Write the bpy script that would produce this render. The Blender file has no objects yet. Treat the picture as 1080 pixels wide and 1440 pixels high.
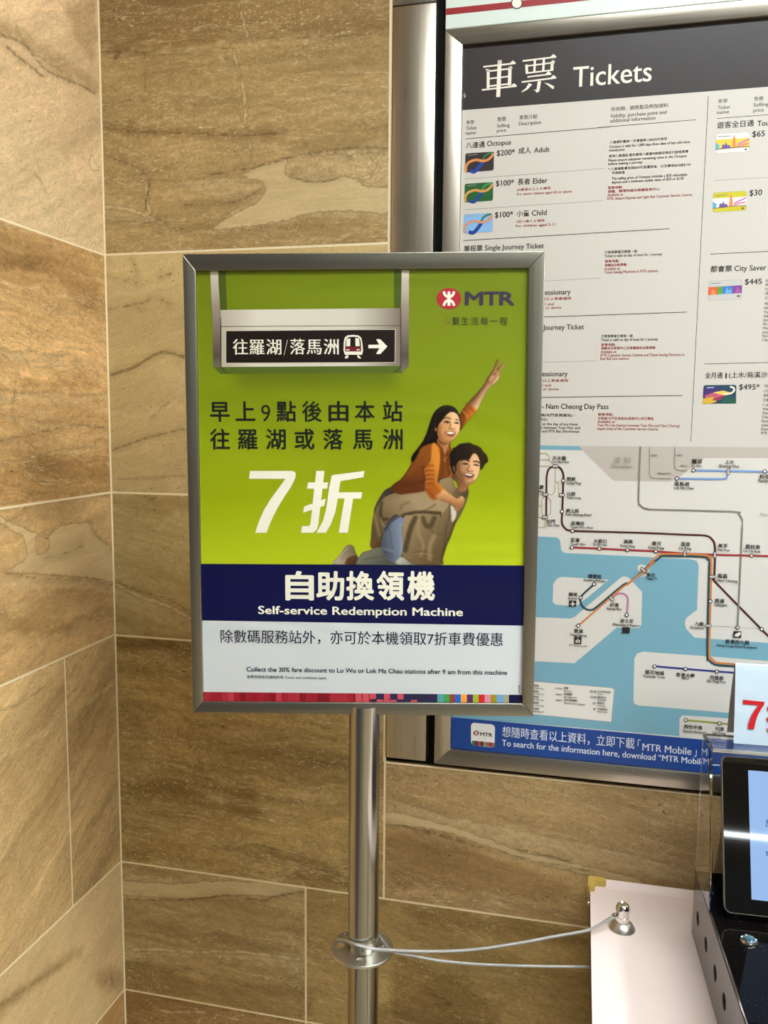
import bpy, bmesh, math, random
import numpy as np
from mathutils import Vector, Matrix

SC = bpy.context.scene
COL = SC.collection
PI = math.pi

# ------------------------------------------------------------------ camera, world, exposure
F_PX = 1178.35                      # focal length in pixels of the 1080x1440 frame
YAW, PITCH, ROLL = 0.23124207, 0.10778979, 0.0082845
CAM = np.array([0.85314, -1.4, 1.5])


def cam_rot(a, b, c):
    ca, sa, cb, sb, cc, sc = math.cos(a), math.sin(a), math.cos(b), math.sin(b), math.cos(c), math.sin(c)
    B = np.array([[1, 0, 0], [0, 0, -1], [0, 1, 0.]])
    Ry = np.array([[ca, 0, sa], [0, 1, 0], [-sa, 0, ca]])
    Rx = np.array([[1, 0, 0], [0, cb, -sb], [0, sb, cb]])
    Rz = np.array([[cc, -sc, 0], [sc, cc, 0], [0, 0, 1]])
    return Rz @ Rx @ Ry @ B


RC = cam_rot(YAW, PITCH, ROLL)
cam_data = bpy.data.cameras.new('camera')
cam = bpy.data.objects.new('camera', cam_data)
COL.objects.link(cam)
cam_data.sensor_fit = 'VERTICAL'
cam_data.sensor_height = 36.0
cam_data.lens = F_PX / 1440.0 * 36.0
cam_data.clip_start = 0.02
right, down, fwd = RC[0], RC[1], RC[2]
M = Matrix(((right[0], -down[0], -fwd[0], CAM[0]), (right[1], -down[1], -fwd[1], CAM[1]),
            (right[2], -down[2], -fwd[2], CAM[2]), (0, 0, 0, 1)))
cam.matrix_world = M
SC.camera = cam

SC.view_settings.view_transform = 'Standard'
SC.view_settings.look = 'None'
SC.view_settings.gamma = 1.0
SC.view_settings.use_curve_mapping = False
SC.view_settings.exposure = 0.0

world = bpy.data.worlds.new('hall_ambient')
SC.world = world
world.use_nodes = True
bg = world.node_tree.nodes['Background']
bg.inputs[0].default_value = (0.96, 0.98, 1.0, 1)
bg.inputs[1].default_value = 0.11

CEIL_Z = 3.0
LAMP_W = 24.0
LAMP_COL = (0.90, 0.965, 1.0, 1)
# ceiling lamps: (x0, x1, y0, y1, strength)
LAMPS = [(3.30, 3.65, -3.4, -0.40, 2.15), (0.75, 2.75, -1.30, -0.98, 1.50), (1.4, 5.4, -8.05, -7.87, 1.8)]


# ------------------------------------------------------------------ geometry helpers
def ray(u, v):
    return RC.T @ np.array([(u - 540) / F_PX, (v - 720) / F_PX, 1.0])


def hit(u, v, axis, val):
    d = ray(u, v)
    return CAM + d * ((val - CAM[axis]) / d[axis])


class Plane:
    """a flat surface standing in the world: origin o, axes u (along), v (up), n (towards the viewer)"""
    def __init__(self, o, u, v):
        self.o = np.array(o, float)
        self.u = np.array(u, float); self.u /= np.linalg.norm(self.u)
        v = np.array(v, float)
        self.v = v - self.u * (v @ self.u); self.v /= np.linalg.norm(self.v)
        self.n = np.cross(self.u, self.v)

    def loc(self, px, py):
        d = ray(px, py)
        t = ((self.o - CAM) @ self.n) / (d @ self.n)
        p = CAM + d * t - self.o
        return (p @ self.u, p @ self.v)

    def matrix(self):
        u, v, n, o = self.u, self.v, self.n, self.o
        return Matrix(((u[0], v[0], n[0], o[0]), (u[1], v[1], n[1], o[1]), (u[2], v[2], n[2], o[2]), (0, 0, 0, 1)))


WM = {}


def place(o, parent, W):
    """gives o the world matrix W under its parent"""
    o.parent = parent
    pw = WM[parent.name] if parent else Matrix.Identity(4)
    o.matrix_basis = pw.inverted() @ W
    WM[o.name] = W.copy()


def finish(name, bm, mats, parent=None, W=None, smooth=False, recalc=False):
    me = bpy.data.meshes.new(name)
    if recalc:
        bmesh.ops.recalc_face_normals(bm, faces=bm.faces[:])
    bm.to_mesh(me); bm.free()
    for m in (mats if isinstance(mats, (list, tuple)) else [mats]):
        me.materials.append(m)
    if smooth:
        for p in me.polygons:
            p.use_smooth = True
        if smooth != 'all':
            me.set_sharp_from_angle(angle=math.radians(35))
    o = bpy.data.objects.new(name, me)
    COL.objects.link(o)
    place(o, parent, W if W is not None else Matrix.Identity(4))
    return o


def thing(name, label, cat, loc, group=None, W=None):
    o = bpy.data.objects.new(name, None)
    COL.objects.link(o)
    o.empty_display_size = 0.05
    place(o, None, W if W is not None else Matrix.Translation(Vector([float(c) for c in loc])))
    tag(o, label, cat, group)
    return o


def tag(o, label, cat, group=None):
    o['label'] = label; o['category'] = cat
    if group:
        o['group'] = group


def box(bm, x0, x1, y0, y1, z0, z1, bev=0.0, seg=2, mat=0):
    r = bmesh.ops.create_cube(bm, size=1.0)
    vs = r['verts']
    for v in vs:
        v.co = Vector((x0 + (v.co.x + .5) * (x1 - x0), y0 + (v.co.y + .5) * (y1 - y0), z0 + (v.co.z + .5) * (z1 - z0)))
    fs = list({f for v in vs for f in v.link_faces})
    for f in fs:
        f.material_index = mat
    if bev:
        es = list({e for v in vs for e in v.link_edges})
        bmesh.ops.bevel(bm, geom=es, offset=bev, segments=seg, affect='EDGES', profile=0.5)


def prism(bm, pts, h0, h1, axis=2, mat=0):
    """closed outline pts (2D) pushed along an axis from h0 to h1"""
    def at(p, h):
        return {2: (p[0], p[1], h), 1: (p[0], h, p[1]), 0: (h, p[0], p[1])}[axis]
    a = [bm.verts.new(at(p, h0)) for p in pts]
    b = [bm.verts.new(at(p, h1)) for p in pts]
    n = len(pts)
    fs = [bm.faces.new(a[::-1]), bm.faces.new(b)]
    for i in range(n):
        fs.append(bm.faces.new((a[i], a[(i + 1) % n], b[(i + 1) % n], b[i])))
    for f in fs:
        f.material_index = mat
    return fs


def lathe(bm, prof, cx=0, cy=0, seg=48, mat=0):
    rings = []
    for r, z in prof:
        if r < 1e-6:
            rings.append([bm.verts.new((cx, cy, z))])
        else:
            rings.append([bm.verts.new((cx + r * math.cos(2 * PI * k / seg), cy + r * math.sin(2 * PI * k / seg), z)) for k in range(seg)])
    for A, B in zip(rings, rings[1:]):
        for k in range(seg):
            k2 = (k + 1) % seg
            if len(A) == 1 and len(B) == 1:
                continue
            if len(A) == 1:
                f = bm.faces.new((A[0], B[k2], B[k]))
            elif len(B) == 1:
                f = bm.faces.new((A[k], A[k2], B[0]))
            else:
                f = bm.faces.new((A[k], A[k2], B[k2], B[k]))
            f.material_index = mat


def catmull(pts, closed=False, n=8):
    P = [np.array(p, float) for p in pts]
    out = []
    m = len(P)
    rng = range(m) if closed else range(m - 1)
    for i in rng:
        if closed:
            p0, p1, p2, p3 = P[i - 1], P[i], P[(i + 1) % m], P[(i + 2) % m]
        else:
            p0, p1, p2, p3 = P[max(i - 1, 0)], P[i], P[i + 1], P[min(i + 2, m - 1)]
        for k in range(n):
            t = k / n
            out.append(0.5 * (2 * p1 + (p2 - p0) * t + (2 * p0 - 5 * p1 + 4 * p2 - p3) * t * t + (3 * p1 - p0 - 3 * p2 + p3) * t ** 3))
    if not closed:
        out.append(P[-1])
    return out


def tube(bm, pts, r, seg=10, mat=0, cap=True):
    pts = [Vector([float(c) for c in p]) for p in pts]
    rings = []
    t = (pts[1] - pts[0]).normalized()
    ref = Vector((0, 0, 1)) if abs(t.z) < .9 else Vector((1, 0, 0))
    nrm = t.cross(ref).normalized()
    for i, p in enumerate(pts):
        t = (pts[min(i + 1, len(pts) - 1)] - pts[max(i - 1, 0)]).normalized()
        nrm = (nrm - t * nrm.dot(t)).normalized()
        b = t.cross(nrm)
        rings.append([bm.verts.new(p + (nrm * math.cos(2 * PI * k / seg) + b * math.sin(2 * PI * k / seg)) * r) for k in range(seg)])
    for A, B in zip(rings, rings[1:]):
        for k in range(seg):
            f = bm.faces.new((A[k], A[(k + 1) % seg], B[(k + 1) % seg], B[k])); f.material_index = mat
    if cap:
        bm.faces.new(rings[0][::-1]).material_index = mat
        bm.faces.new(rings[-1]).material_index = mat


def plate(outlines, depth, bev=0.0):
    """flat plate with holes: first outline is the rim, the others are holes; lies in local xy, centred on z = 0"""
    cu = bpy.data.curves.new('plate_outline', 'CURVE')
    cu.dimensions = '2D'; cu.fill_mode = 'BOTH'; cu.extrude = depth / 2 - bev; cu.bevel_depth = bev; cu.bevel_resolution = 1
    for ol in outlines:
        sp = cu.splines.new('POLY'); sp.points.add(len(ol) - 1); sp.use_cyclic_u = True
        for p, q in zip(sp.points, ol):
            p.co = (q[0], q[1], 0, 1)
    o = bpy.data.objects.new('plate_outline', cu); COL.objects.link(o)
    dg = bpy.context.evaluated_depsgraph_get()
    ev = o.evaluated_get(dg); me = ev.to_mesh()
    bm = bmesh.new(); bm.from_mesh(me); ev.to_mesh_clear()
    bpy.data.objects.remove(o); bpy.data.curves.remove(cu)
    bmesh.ops.remove_doubles(bm, verts=bm.verts[:], dist=1e-6)
    return bm


def circle_pts(cx, cy, r, n=32, ry=None):
    ry = r if ry is None else ry
    return [(cx + r * math.cos(2 * PI * k / n), cy + ry * math.sin(2 * PI * k / n)) for k in range(n)]


# ------------------------------------------------------------------ materials
def s2l(c):
    return c / 12.92 if c <= 0.04045 else ((c + 0.055) / 1.055) ** 2.4


def rgb(r, g, b):
    return (s2l(r / 255), s2l(g / 255), s2l(b / 255), 1.0)


class NT:
    def __init__(self, name):
        self.m = bpy.data.materials.new(name); self.m.use_nodes = True
        self.t = self.m.node_tree; self.n = self.t.nodes; self.b = self.n['Principled BSDF']

    def add(self, typ, **kw):
        nd = self.n.new('ShaderNode' + typ)
        for k, v in kw.items():
            setattr(nd, k, v)
        return nd

    def link(self, a, b):
        self.t.links.new(a, b)

    def math(self, op, a, b=None, c=None, clamp=False):
        nd = self.add('Math', operation=op, use_clamp=clamp)
        for i, x in enumerate((a, b, c)):
            if x is None:
                continue
            if isinstance(x, (int, float)):
                nd.inputs[i].default_value = x
            else:
                self.link(x, nd.inputs[i])
        return nd.outputs[0]

    def mix(self, fac, a, b, blend='MIX'):
        nd = self.add('Mix', data_type='RGBA', blend_type=blend)
        for s, x in ((nd.inputs[0], fac), (nd.inputs[6], a), (nd.inputs[7], b)):
            if isinstance(x, (int, float)):
                s.default_value = x
            elif isinstance(x, tuple):
                s.default_value = x
            else:
                self.link(x, s)
        return nd.outputs[2]

    def mapped(self, src, scale, loc=(0, 0, 0)):
        mp = self.add('Mapping'); mp.inputs['Scale'].default_value = scale; mp.inputs['Location'].default_value = loc
        self.link(src, mp.inputs['Vector'])
        return mp.outputs[0]

    def noise(self, vec, scale, detail=4, rough=0.55, dist=0.0, color=False):
        nd = self.add('TexNoise'); nd.inputs['Scale'].default_value = scale; nd.inputs['Detail'].default_value = detail
        nd.inputs['Roughness'].default_value = rough; nd.inputs['Distortion'].default_value = dist
        if vec is not None:
            self.link(vec, nd.inputs['Vector'])
        return nd.outputs['Color' if color else 'Fac']

    def ramp(self, fac, stops, interp='LINEAR'):
        nd = self.add('ValToRGB'); cr = nd.color_ramp; cr.interpolation = interp
        while len(cr.elements) < len(stops):
            cr.elements.new(0.5)
        for e, (p, c) in zip(cr.elements, stops):
            e.position = p; e.color = c
        self.link(fac, nd.inputs[0])
        return nd.outputs[0]

    def step(self, x, a, b):
        nd = self.add('MapRange', interpolation_type='SMOOTHSTEP')
        nd.inputs[1].default_value = a; nd.inputs[2].default_value = b
        self.link(x, nd.inputs[0])
        return nd.outputs[0]

    def bump(self, h, strength, dist):
        nd = self.add('Bump'); nd.inputs['Strength'].default_value = strength; nd.inputs['Distance'].default_value = dist
        self.link(h, nd.inputs['Height']); self.link(nd.outputs[0], self.b.inputs['Normal'])

    def set(self, **kw):
        names = {'color': 'Base Color', 'rough': 'Roughness', 'metal': 'Metallic', 'ior': 'IOR', 'trans': 'Transmission Weight',
                 'coat': 'Coat Weight', 'coat_rough': 'Coat Roughness', 'emit': 'Emission Color', 'power': 'Emission Strength', 'spec': 'Specular IOR Level', 'alpha': 'Alpha'}
        for k, v in kw.items():
            s = self.b.inputs[names[k]]
            if hasattr(v, 'links'):
                self.link(v, s)
            else:
                s.default_value = v
        return self.m


def plain(name, col, rough=0.5, **kw):
    t = NT(name)
    tc = t.add('TexCoord').outputs['Object']
    nz = t.noise(tc, 60, 3)
    v = t.math('MULTIPLY_ADD', nz, 0.06, 0.97)
    c = t.mix(1.0, col, t.mix(v, (0, 0, 0, 1), (1, 1, 1, 1)), 'MULTIPLY')
    return t.set(color=c, rough=rough, **kw)


_ink = {}


def ink(r, g, b, gloss='board'):
    """printing ink of one colour"""
    k = (r, g, b, gloss)
    if k not in _ink:
        t = NT(f'ink_{r}_{g}_{b}_{gloss}')
        if gloss == 'poster':
            poster_gloss(t)
        t.set(color=rgb(r, g, b), **({} if gloss == 'poster' else {'rough': 0.38, 'spec': 0.4}))
        _ink[k] = t.m
    return _ink[k]


def poster_gloss(t):
    tc = t.add('TexCoord').outputs['Object']
    w = t.noise(t.mapped(tc, (3.5, 9.0, 1.0)), 1.0, 2, 0.5, 0.6)
    t.bump(w, 0.55, 0.012)
    t.set(rough=0.3, spec=0.28)


def metal(name, col, rough, stretch, brush=0.10):
    """brushed steel; stretch = scale of the brushing noise along object x, y, z"""
    t = NT(name)
    tc = t.add('TexCoord').outputs['Object']
    nz = t.noise(t.mapped(tc, stretch), 1.0, 3, 0.6)
    big = t.noise(tc, 7.0, 3)
    r = t.math('ADD', t.math('MULTIPLY_ADD', nz, brush, rough - brush / 2), t.math('MULTIPLY_ADD', big, 0.10, -0.05))
    st2 = t.noise(t.mapped(tc, tuple(x / 5 for x in stretch)), 1.0, 4, 0.7)
    nz = t.math('MULTIPLY_ADD', st2, 0.7, t.math('MULTIPLY', nz, 0.3))
    c = t.mix(nz, tuple(x * 0.72 for x in col[:3]) + (1,), tuple(min(1, x * 1.25) for x in col[:3]) + (1,))
    t.bump(nz, 0.06, 0.0006)
    return t.set(color=c, rough=r, metal=1.0)


STEEL = (0.56, 0.505, 0.415, 1)
M_STEEL_V = metal('brushed_steel_vertical', STEEL, 0.30, (900, 900, 6))
M_STEEL_H = metal('brushed_steel_horizontal', STEEL, 0.30, (6, 900, 900))
M_STEEL_POLE = metal('brushed_steel_tube', (0.44, 0.425, 0.375, 1), 0.19, (900, 900, 8), 0.06)
M_FRAME_V = metal('poster_frame_steel_vertical', (0.33, 0.315, 0.255, 1), 0.34, (900, 6, 900))
M_FRAME_H = metal('poster_frame_steel_horizontal', (0.33, 0.315, 0.255, 1), 0.34, (6, 900, 900))
M_CHROME = metal('chrome', (0.78, 0.76, 0.72, 1), 0.10, (40, 40, 40), 0.04)
M_SATIN = metal('satin_nickel', (0.62, 0.60, 0.54, 1), 0.36, (60, 60, 60), 0.04)
M_CABLE = None
M_BLACK_GAP = plain('black_recess', rgb(14, 12, 10), 0.8)


def stone_material():
    t = NT('polished_brown_marble')
    at = t.add('Attribute', attribute_name='suv').outputs['Vector']
    tone = t.add('Attribute', attribute_name='tone').outputs['Color']
    pale_d = t.add('Attribute', attribute_name='pale').outputs['Fac']
    mid_d = t.add('Attribute', attribute_name='mid').outputs['Fac']
    dusk_d = t.add('Attribute', attribute_name='dusk').outputs['Fac']
    crack_d = t.add('Attribute', attribute_name='crack').outputs['Fac']
    calm = t.add('Attribute', attribute_name='calm').outputs['Fac']
    amt = t.math('SUBTRACT', 1.0, calm)
    wn = t.noise(at, 8.0, 6, 0.62, color=True)
    off = t.add('VectorMath', operation='MULTIPLY_ADD')
    t.link(wn, off.inputs[0]); off.inputs[1].default_value = (0.10, 0.040, 0.0)
    t.link(at, off.inputs[2])
    wv = off.outputs[0]
    b1 = t.noise(t.mapped(wv, (1.3, 12.0, 1.0)), 1.0, 7, 0.64)
    b2 = t.noise(t.mapped(wv, (5.0, 40.0, 1.0)), 1.0, 6, 0.62)
    br = t.ramp(b1, [(0.28, (0.50, 0.46, 0.40, 1)), (0.43, (0.82, 0.80, 0.75, 1)), (0.56, (1.04, 1.04, 1.03, 1)), (0.74, (1.34, 1.35, 1.36, 1))])
    dr = t.ramp(b2, [(0.3, (0.80, 0.78, 0.75, 1)), (0.7, (1.16, 1.17, 1.19, 1))])
    banded = t.mix(1.0, t.mix(1.0, tone, br, 'MULTIPLY'), dr, 'MULTIPLY')
    col = t.mix(amt, tone, banded)
    soft = t.noise(t.mapped(wv, (2.5, 6.0, 1.0)), 1.6, 5, 0.6)
    col = t.mix(1.0, col, t.ramp(soft, [(0.28, (0.82, 0.81, 0.79, 1)), (0.72, (1.13, 1.13, 1.13, 1))]), 'MULTIPLY')
    # soft lighter seams of this stone
    e0 = t.math('MULTIPLY_ADD', t.noise(at, 28, 6, 0.65), 0.030, -0.015)
    mm = t.math('SUBTRACT', 1.0, t.step(t.math('ADD', mid_d, e0), -0.003, 0.003))
    midc = t.mix(1.0, t.mix(0.40, tone, rgb(206, 188, 148)), t.ramp(b2, [(0.35, (0.84, 0.83, 0.80, 1)), (0.65, (1.10, 1.10, 1.09, 1))]), 'MULTIPLY')
    col = t.mix(t.math('MULTIPLY', mm, 0.65), col, midc)
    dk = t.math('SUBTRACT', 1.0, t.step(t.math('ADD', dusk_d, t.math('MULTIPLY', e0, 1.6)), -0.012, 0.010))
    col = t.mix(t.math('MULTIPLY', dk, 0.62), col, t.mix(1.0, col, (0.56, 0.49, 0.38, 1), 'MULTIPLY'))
    # thin wavy veins that follow the bands
    l1 = t.math('ABSOLUTE', t.math('SUBTRACT', b1, 0.47))
    m1 = t.math('MULTIPLY', t.math('SUBTRACT', 1.0, t.step(l1, 0.001, 0.006)), t.math('MULTIPLY', amt, 0.62))
    col = t.mix(m1, col, rgb(216, 198, 158))
    l2 = t.math('ABSOLUTE', t.math('SUBTRACT', b1, 0.57))
    m2 = t.math('MULTIPLY', t.math('SUBTRACT', 1.0, t.step(l2, 0.001, 0.007)), t.math('MULTIPLY', amt, 0.35))
    col = t.mix(m2, col, rgb(92, 72, 44))
    # fossil grit: pale chips and dark pits, gathered in patches
    zone = t.step(t.noise(t.mapped(wv, (4.0, 11.0, 1.0), (4, 2, 0)), 1.0, 4), 0.38, 0.66)
    for sc_, lo, op in (((230, 260, 1), 0.60, 0.85), ((105, 135, 1), 0.82, 0.62)):
        vo = t.add('TexVoronoi', feature='F1'); vo.inputs['Scale'].default_value = 1.0
        t.link(t.mapped(wv, sc_), vo.inputs['Vector'])
        sep = t.add('SeparateColor'); t.link(vo.outputs['Color'], sep.inputs[0])
        chip = t.math('MULTIPLY', t.math('MULTIPLY', t.step(sep.outputs[0], lo, lo + .08), t.math('SUBTRACT', 1.0, t.step(vo.outputs['Distance'], 0.15, 0.48))), zone)
        col = t.mix(t.math('MULTIPLY', chip, t.math('MULTIPLY_ADD', amt, op - .1, 0.1)), col, rgb(222, 206, 170))
    pit = t.math('MULTIPLY', t.step(t.noise(t.mapped(wv, (190, 260, 1.0)), 1.0, 2, 0.5), 0.66, 0.72), t.step(t.noise(t.mapped(wv, (10, 18, 1.0)), 1.0, 3), 0.40, 0.6))
    col = t.mix(t.math('MULTIPLY', pit, 0.75), col, rgb(66, 50, 28))
    grain = t.noise(at, 520, 4, 0.75)
    grain2 = t.noise(t.mapped(wv, (130, 210, 1)), 1.0, 5, 0.72)
    col = t.mix(1.0, col, t.ramp(grain, [(0.3, (0.76, 0.75, 0.73, 1)), (0.7, (1.20, 1.20, 1.20, 1))]), 'MULTIPLY')
    grain3 = t.noise(t.mapped(wv, (38, 95, 1), (9, 3, 0)), 1.0, 6, 0.70)
    col = t.mix(t.math('MULTIPLY_ADD', amt, 0.75, 0.15), col, t.mix(1.0, col, t.ramp(grain3, [(0.32, (0.74, 0.72, 0.68, 1)), (0.68, (1.20, 1.20, 1.21, 1))]), 'MULTIPLY'))
    g2a = t.mix(amt, (1, 1, 1, 1), t.ramp(grain2, [(0.3, (0.70, 0.68, 0.64, 1)), (0.7, (1.26, 1.26, 1.28, 1))]))
    col = t.mix(1.0, col, g2a, 'MULTIPLY')
    # the broad pale veins and the dark cracks of this stone
    e = t.math('MULTIPLY_ADD', t.noise(at, 70, 6, 0.68), 0.014, -0.007)
    pd = t.math('ADD', pale_d, e)
    pm = t.math('SUBTRACT', 1.0, t.step(pd, -0.0012, 0.0012))
    pv = t.noise(t.mapped(wv, (8, 60, 1.0)), 1.0, 5, 0.6)
    palec = t.mix(1.0, t.mix(0.60, tone, rgb(236, 216, 168)), t.ramp(pv, [(0.3, (0.80, 0.79, 0.75, 1)), (0.7, (1.10, 1.10, 1.10, 1))]), 'MULTIPLY')
    col = t.mix(t.math('MULTIPLY', pm, 0.62), col, palec)
    rim = t.math('SUBTRACT', 1.0, t.step(t.math('ABSOLUTE', pd), 0.0004, 0.0022))
    col = t.mix(t.math('MULTIPLY', rim, 0.42), col, rgb(116, 92, 56))
    e2 = t.math('MULTIPLY_ADD', t.noise(at, 110, 5, 0.65), 0.008, -0.004)
    cd = t.math('ADD', crack_d, e2)
    cm = t.math('SUBTRACT', 1.0, t.step(cd, -0.001, 0.0016))
    halo = t.math('SUBTRACT', 1.0, t.step(crack_d, 0.0, 0.012))
    col = t.mix(t.math('MULTIPLY', halo, 0.16), col, rgb(110, 86, 50))
    col = t.mix(t.math('MULTIPLY', cm, 0.60), col, rgb(96, 74, 42))
    t.bump(grain, 0.05, 0.001)
    rr = t.math('MULTIPLY_ADD', grain, 0.12, 0.36)
    return t.set(color=col, rough=rr, spec=0.35)


M_STONE = stone_material()
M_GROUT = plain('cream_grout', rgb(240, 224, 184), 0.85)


# ------------------------------------------------------------------ room shell: marble walls
def crop(x0, y0, s):
    return lambda pts: [(x0 + p[0] / s, y0 + p[1] / s) for p in pts]


Z5, Z6, Z7, Z8, ZP = crop(0, 0, 3.0), crop(0, 480, 3.0), crop(0, 960, 2.348), crop(130, 0, 2.298), crop(420, 1000, 3.273)


def seg_dist(P, a, b):
    d = b - a
    t = np.clip(((P - a) @ d) / max(d @ d, 1e-12), 0, 1)
    return np.linalg.norm(P - (a + t[:, None] * d), axis=1)


def inside(P, poly):
    x, y = P[:, 0], P[:, 1]
    r = np.zeros(len(P), bool)
    n = len(poly)
    for i in range(n):
        x0, y0 = poly[i]; x1, y1 = poly[(i + 1) % n]
        c = (y0 > y) != (y1 > y)
        if abs(y1 - y0) > 1e-12:
            r ^= c & (x < (x1 - x0) * (y - y0) / (y1 - y0) + x0)
    return r


def sdf(P, feats):
    d = np.full(len(P), 1.0)
    for kind, pts, w in feats:
        pts = [np.array(p) for p in pts]
        if kind == 'poly':
            m = np.full(len(P), 9.0)
            for i in range(len(pts)):
                m = np.minimum(m, seg_dist(P, pts[i], pts[(i + 1) % len(pts)]))
            m = np.where(inside(P, pts), -m, m)
        else:
            m = np.full(len(P), 9.0)
            for a, b in zip(pts, pts[1:]):
                m = np.minimum(m, seg_dist(P, a, b))
            m = m - w / 2
        if kind == 'poly' and w < 0:
            d = np.maximum(d, -m)
        else:
            d = np.minimum(d, m)
    return d


def stone_wall(name, W, tiles, pale, cracks, mids, dusks, edge_strips=(), grout=0.0040):
    """tiles: (u0, u1, v0, v1, step, tone rgb, calm, tilt); built in the wall's own u, v plane, front at n = 0"""
    bm = bmesh.new()
    l_suv = bm.verts.layers.float_vector.new('suv')
    l_tone = bm.verts.layers.float_color.new('tone')
    l_pale = bm.verts.layers.float.new('pale')
    l_crack = bm.verts.layers.float.new('crack')
    l_dusk = bm.verts.layers.float.new('dusk')
    l_mid = bm.verts.layers.float.new('mid')
    l_calm = bm.verts.layers.float.new('calm')
    rnd = random.Random(7)
    for it_, (u0, u1, v0, v1, st, tone, calm, tilt) in enumerate(tiles):
        g = grout / 2
        a0, a1, b0, b1 = u0 + g, u1 - g, v0 + g, v1 - g
        nu, nv = max(1, int((a1 - a0) / st)), max(1, int((b1 - b0) / st))
        us, vs = np.linspace(a0, a1, nu + 1), np.linspace(b0, b1, nv + 1)
        P = np.array([(u, v) for v in vs for u in us])
        pd, cd, md, kd = sdf(P, pale), sdf(P, cracks), sdf(P, mids), sdf(P, dusks)
        seed = rnd.uniform(0, 40), rnd.uniform(0, 40), rnd.uniform(0, 40)
        ct, sn = math.cos(tilt), math.sin(tilt)
        c = rgb(*tone)
        grid = []

        def put(v, i):
            x, y = P[i]
            v[l_suv] = (x * ct + y * sn + seed[0], -x * sn + y * ct + seed[1], seed[2])
            v[l_tone] = c; v[l_pale] = float(pd[i]); v[l_crack] = float(cd[i]); v[l_calm] = calm; v[l_mid] = float(md[i]); v[l_dusk] = float(kd[i])
        for i, p in enumerate(P):
            v = bm.verts.new((p[0], p[1], 0)); put(v, i); grid.append(v)
        n1 = nu + 1
        for j in range(nv):
            for i in range(nu):
                bm.faces.new((grid[j * n1 + i], grid[j * n1 + i + 1], grid[(j + 1) * n1 + i + 1], grid[(j + 1) * n1 + i]))
        rim = [i for i in range(n1)] + [j * n1 + nu for j in range(1, nv + 1)] + [nv * n1 + i for i in range(nu - 1, -1, -1)] + [j * n1 for j in range(nv - 1, 0, -1)]
        back = []
        for i in rim:
            v = bm.verts.new((P[i][0], P[i][1], -0.012)); put(v, i); back.append(v)
        for k in range(len(rim)):
            k2 = (k + 1) % len(rim)
            bm.faces.new((grid[rim[k2]], grid[rim[k]], back[k], back[k2]))
        q = [bm.verts.new(p) for p in ((u0 - .002, v0, -0.0003 - 3e-5 * it_), (u1 + .002, v0, -0.0003 - 3e-5 * it_), (u1 + .002, v1, -0.0003 - 3e-5 * it_), (u0 - .002, v1, -0.0003 - 3e-5 * it_))]
        bm.faces.new(q).material_index = 1
    for (u0, u1, v0, v1) in edge_strips:                        # lit edges of the opening painted as cream strips, plus the corner joint
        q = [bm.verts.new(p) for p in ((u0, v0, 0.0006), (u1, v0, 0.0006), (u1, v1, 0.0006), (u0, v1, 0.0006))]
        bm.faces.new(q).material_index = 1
    o = finish(name, bm, [M_STONE, M_GROUT], None, W)
    o['kind'] = 'structure'
    return o


PB = Plane((0, 0, 0), (1, 0, 0), (0, 0, 1))            # back wall: u = x, v = z, faces -y
PL = Plane((0, 0, 0), (0, 1, 0), (0, 0, 1))            # left wall: u = y, v = z, faces +x
PXM = 1.24e-3                                            # one photo pixel on the walls, in metres


def on(plane, pts, sm=True):
    q = [plane.loc(*p) for p in pts]
    return q


def stroke(plane, pts, w):
    return ('line', on(plane, catmull(pts, False, 4)), w * PXM)


def blob(plane, pts, w=1):
    return ('poly', on(plane, catmull(pts, True, 4)), w)


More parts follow.
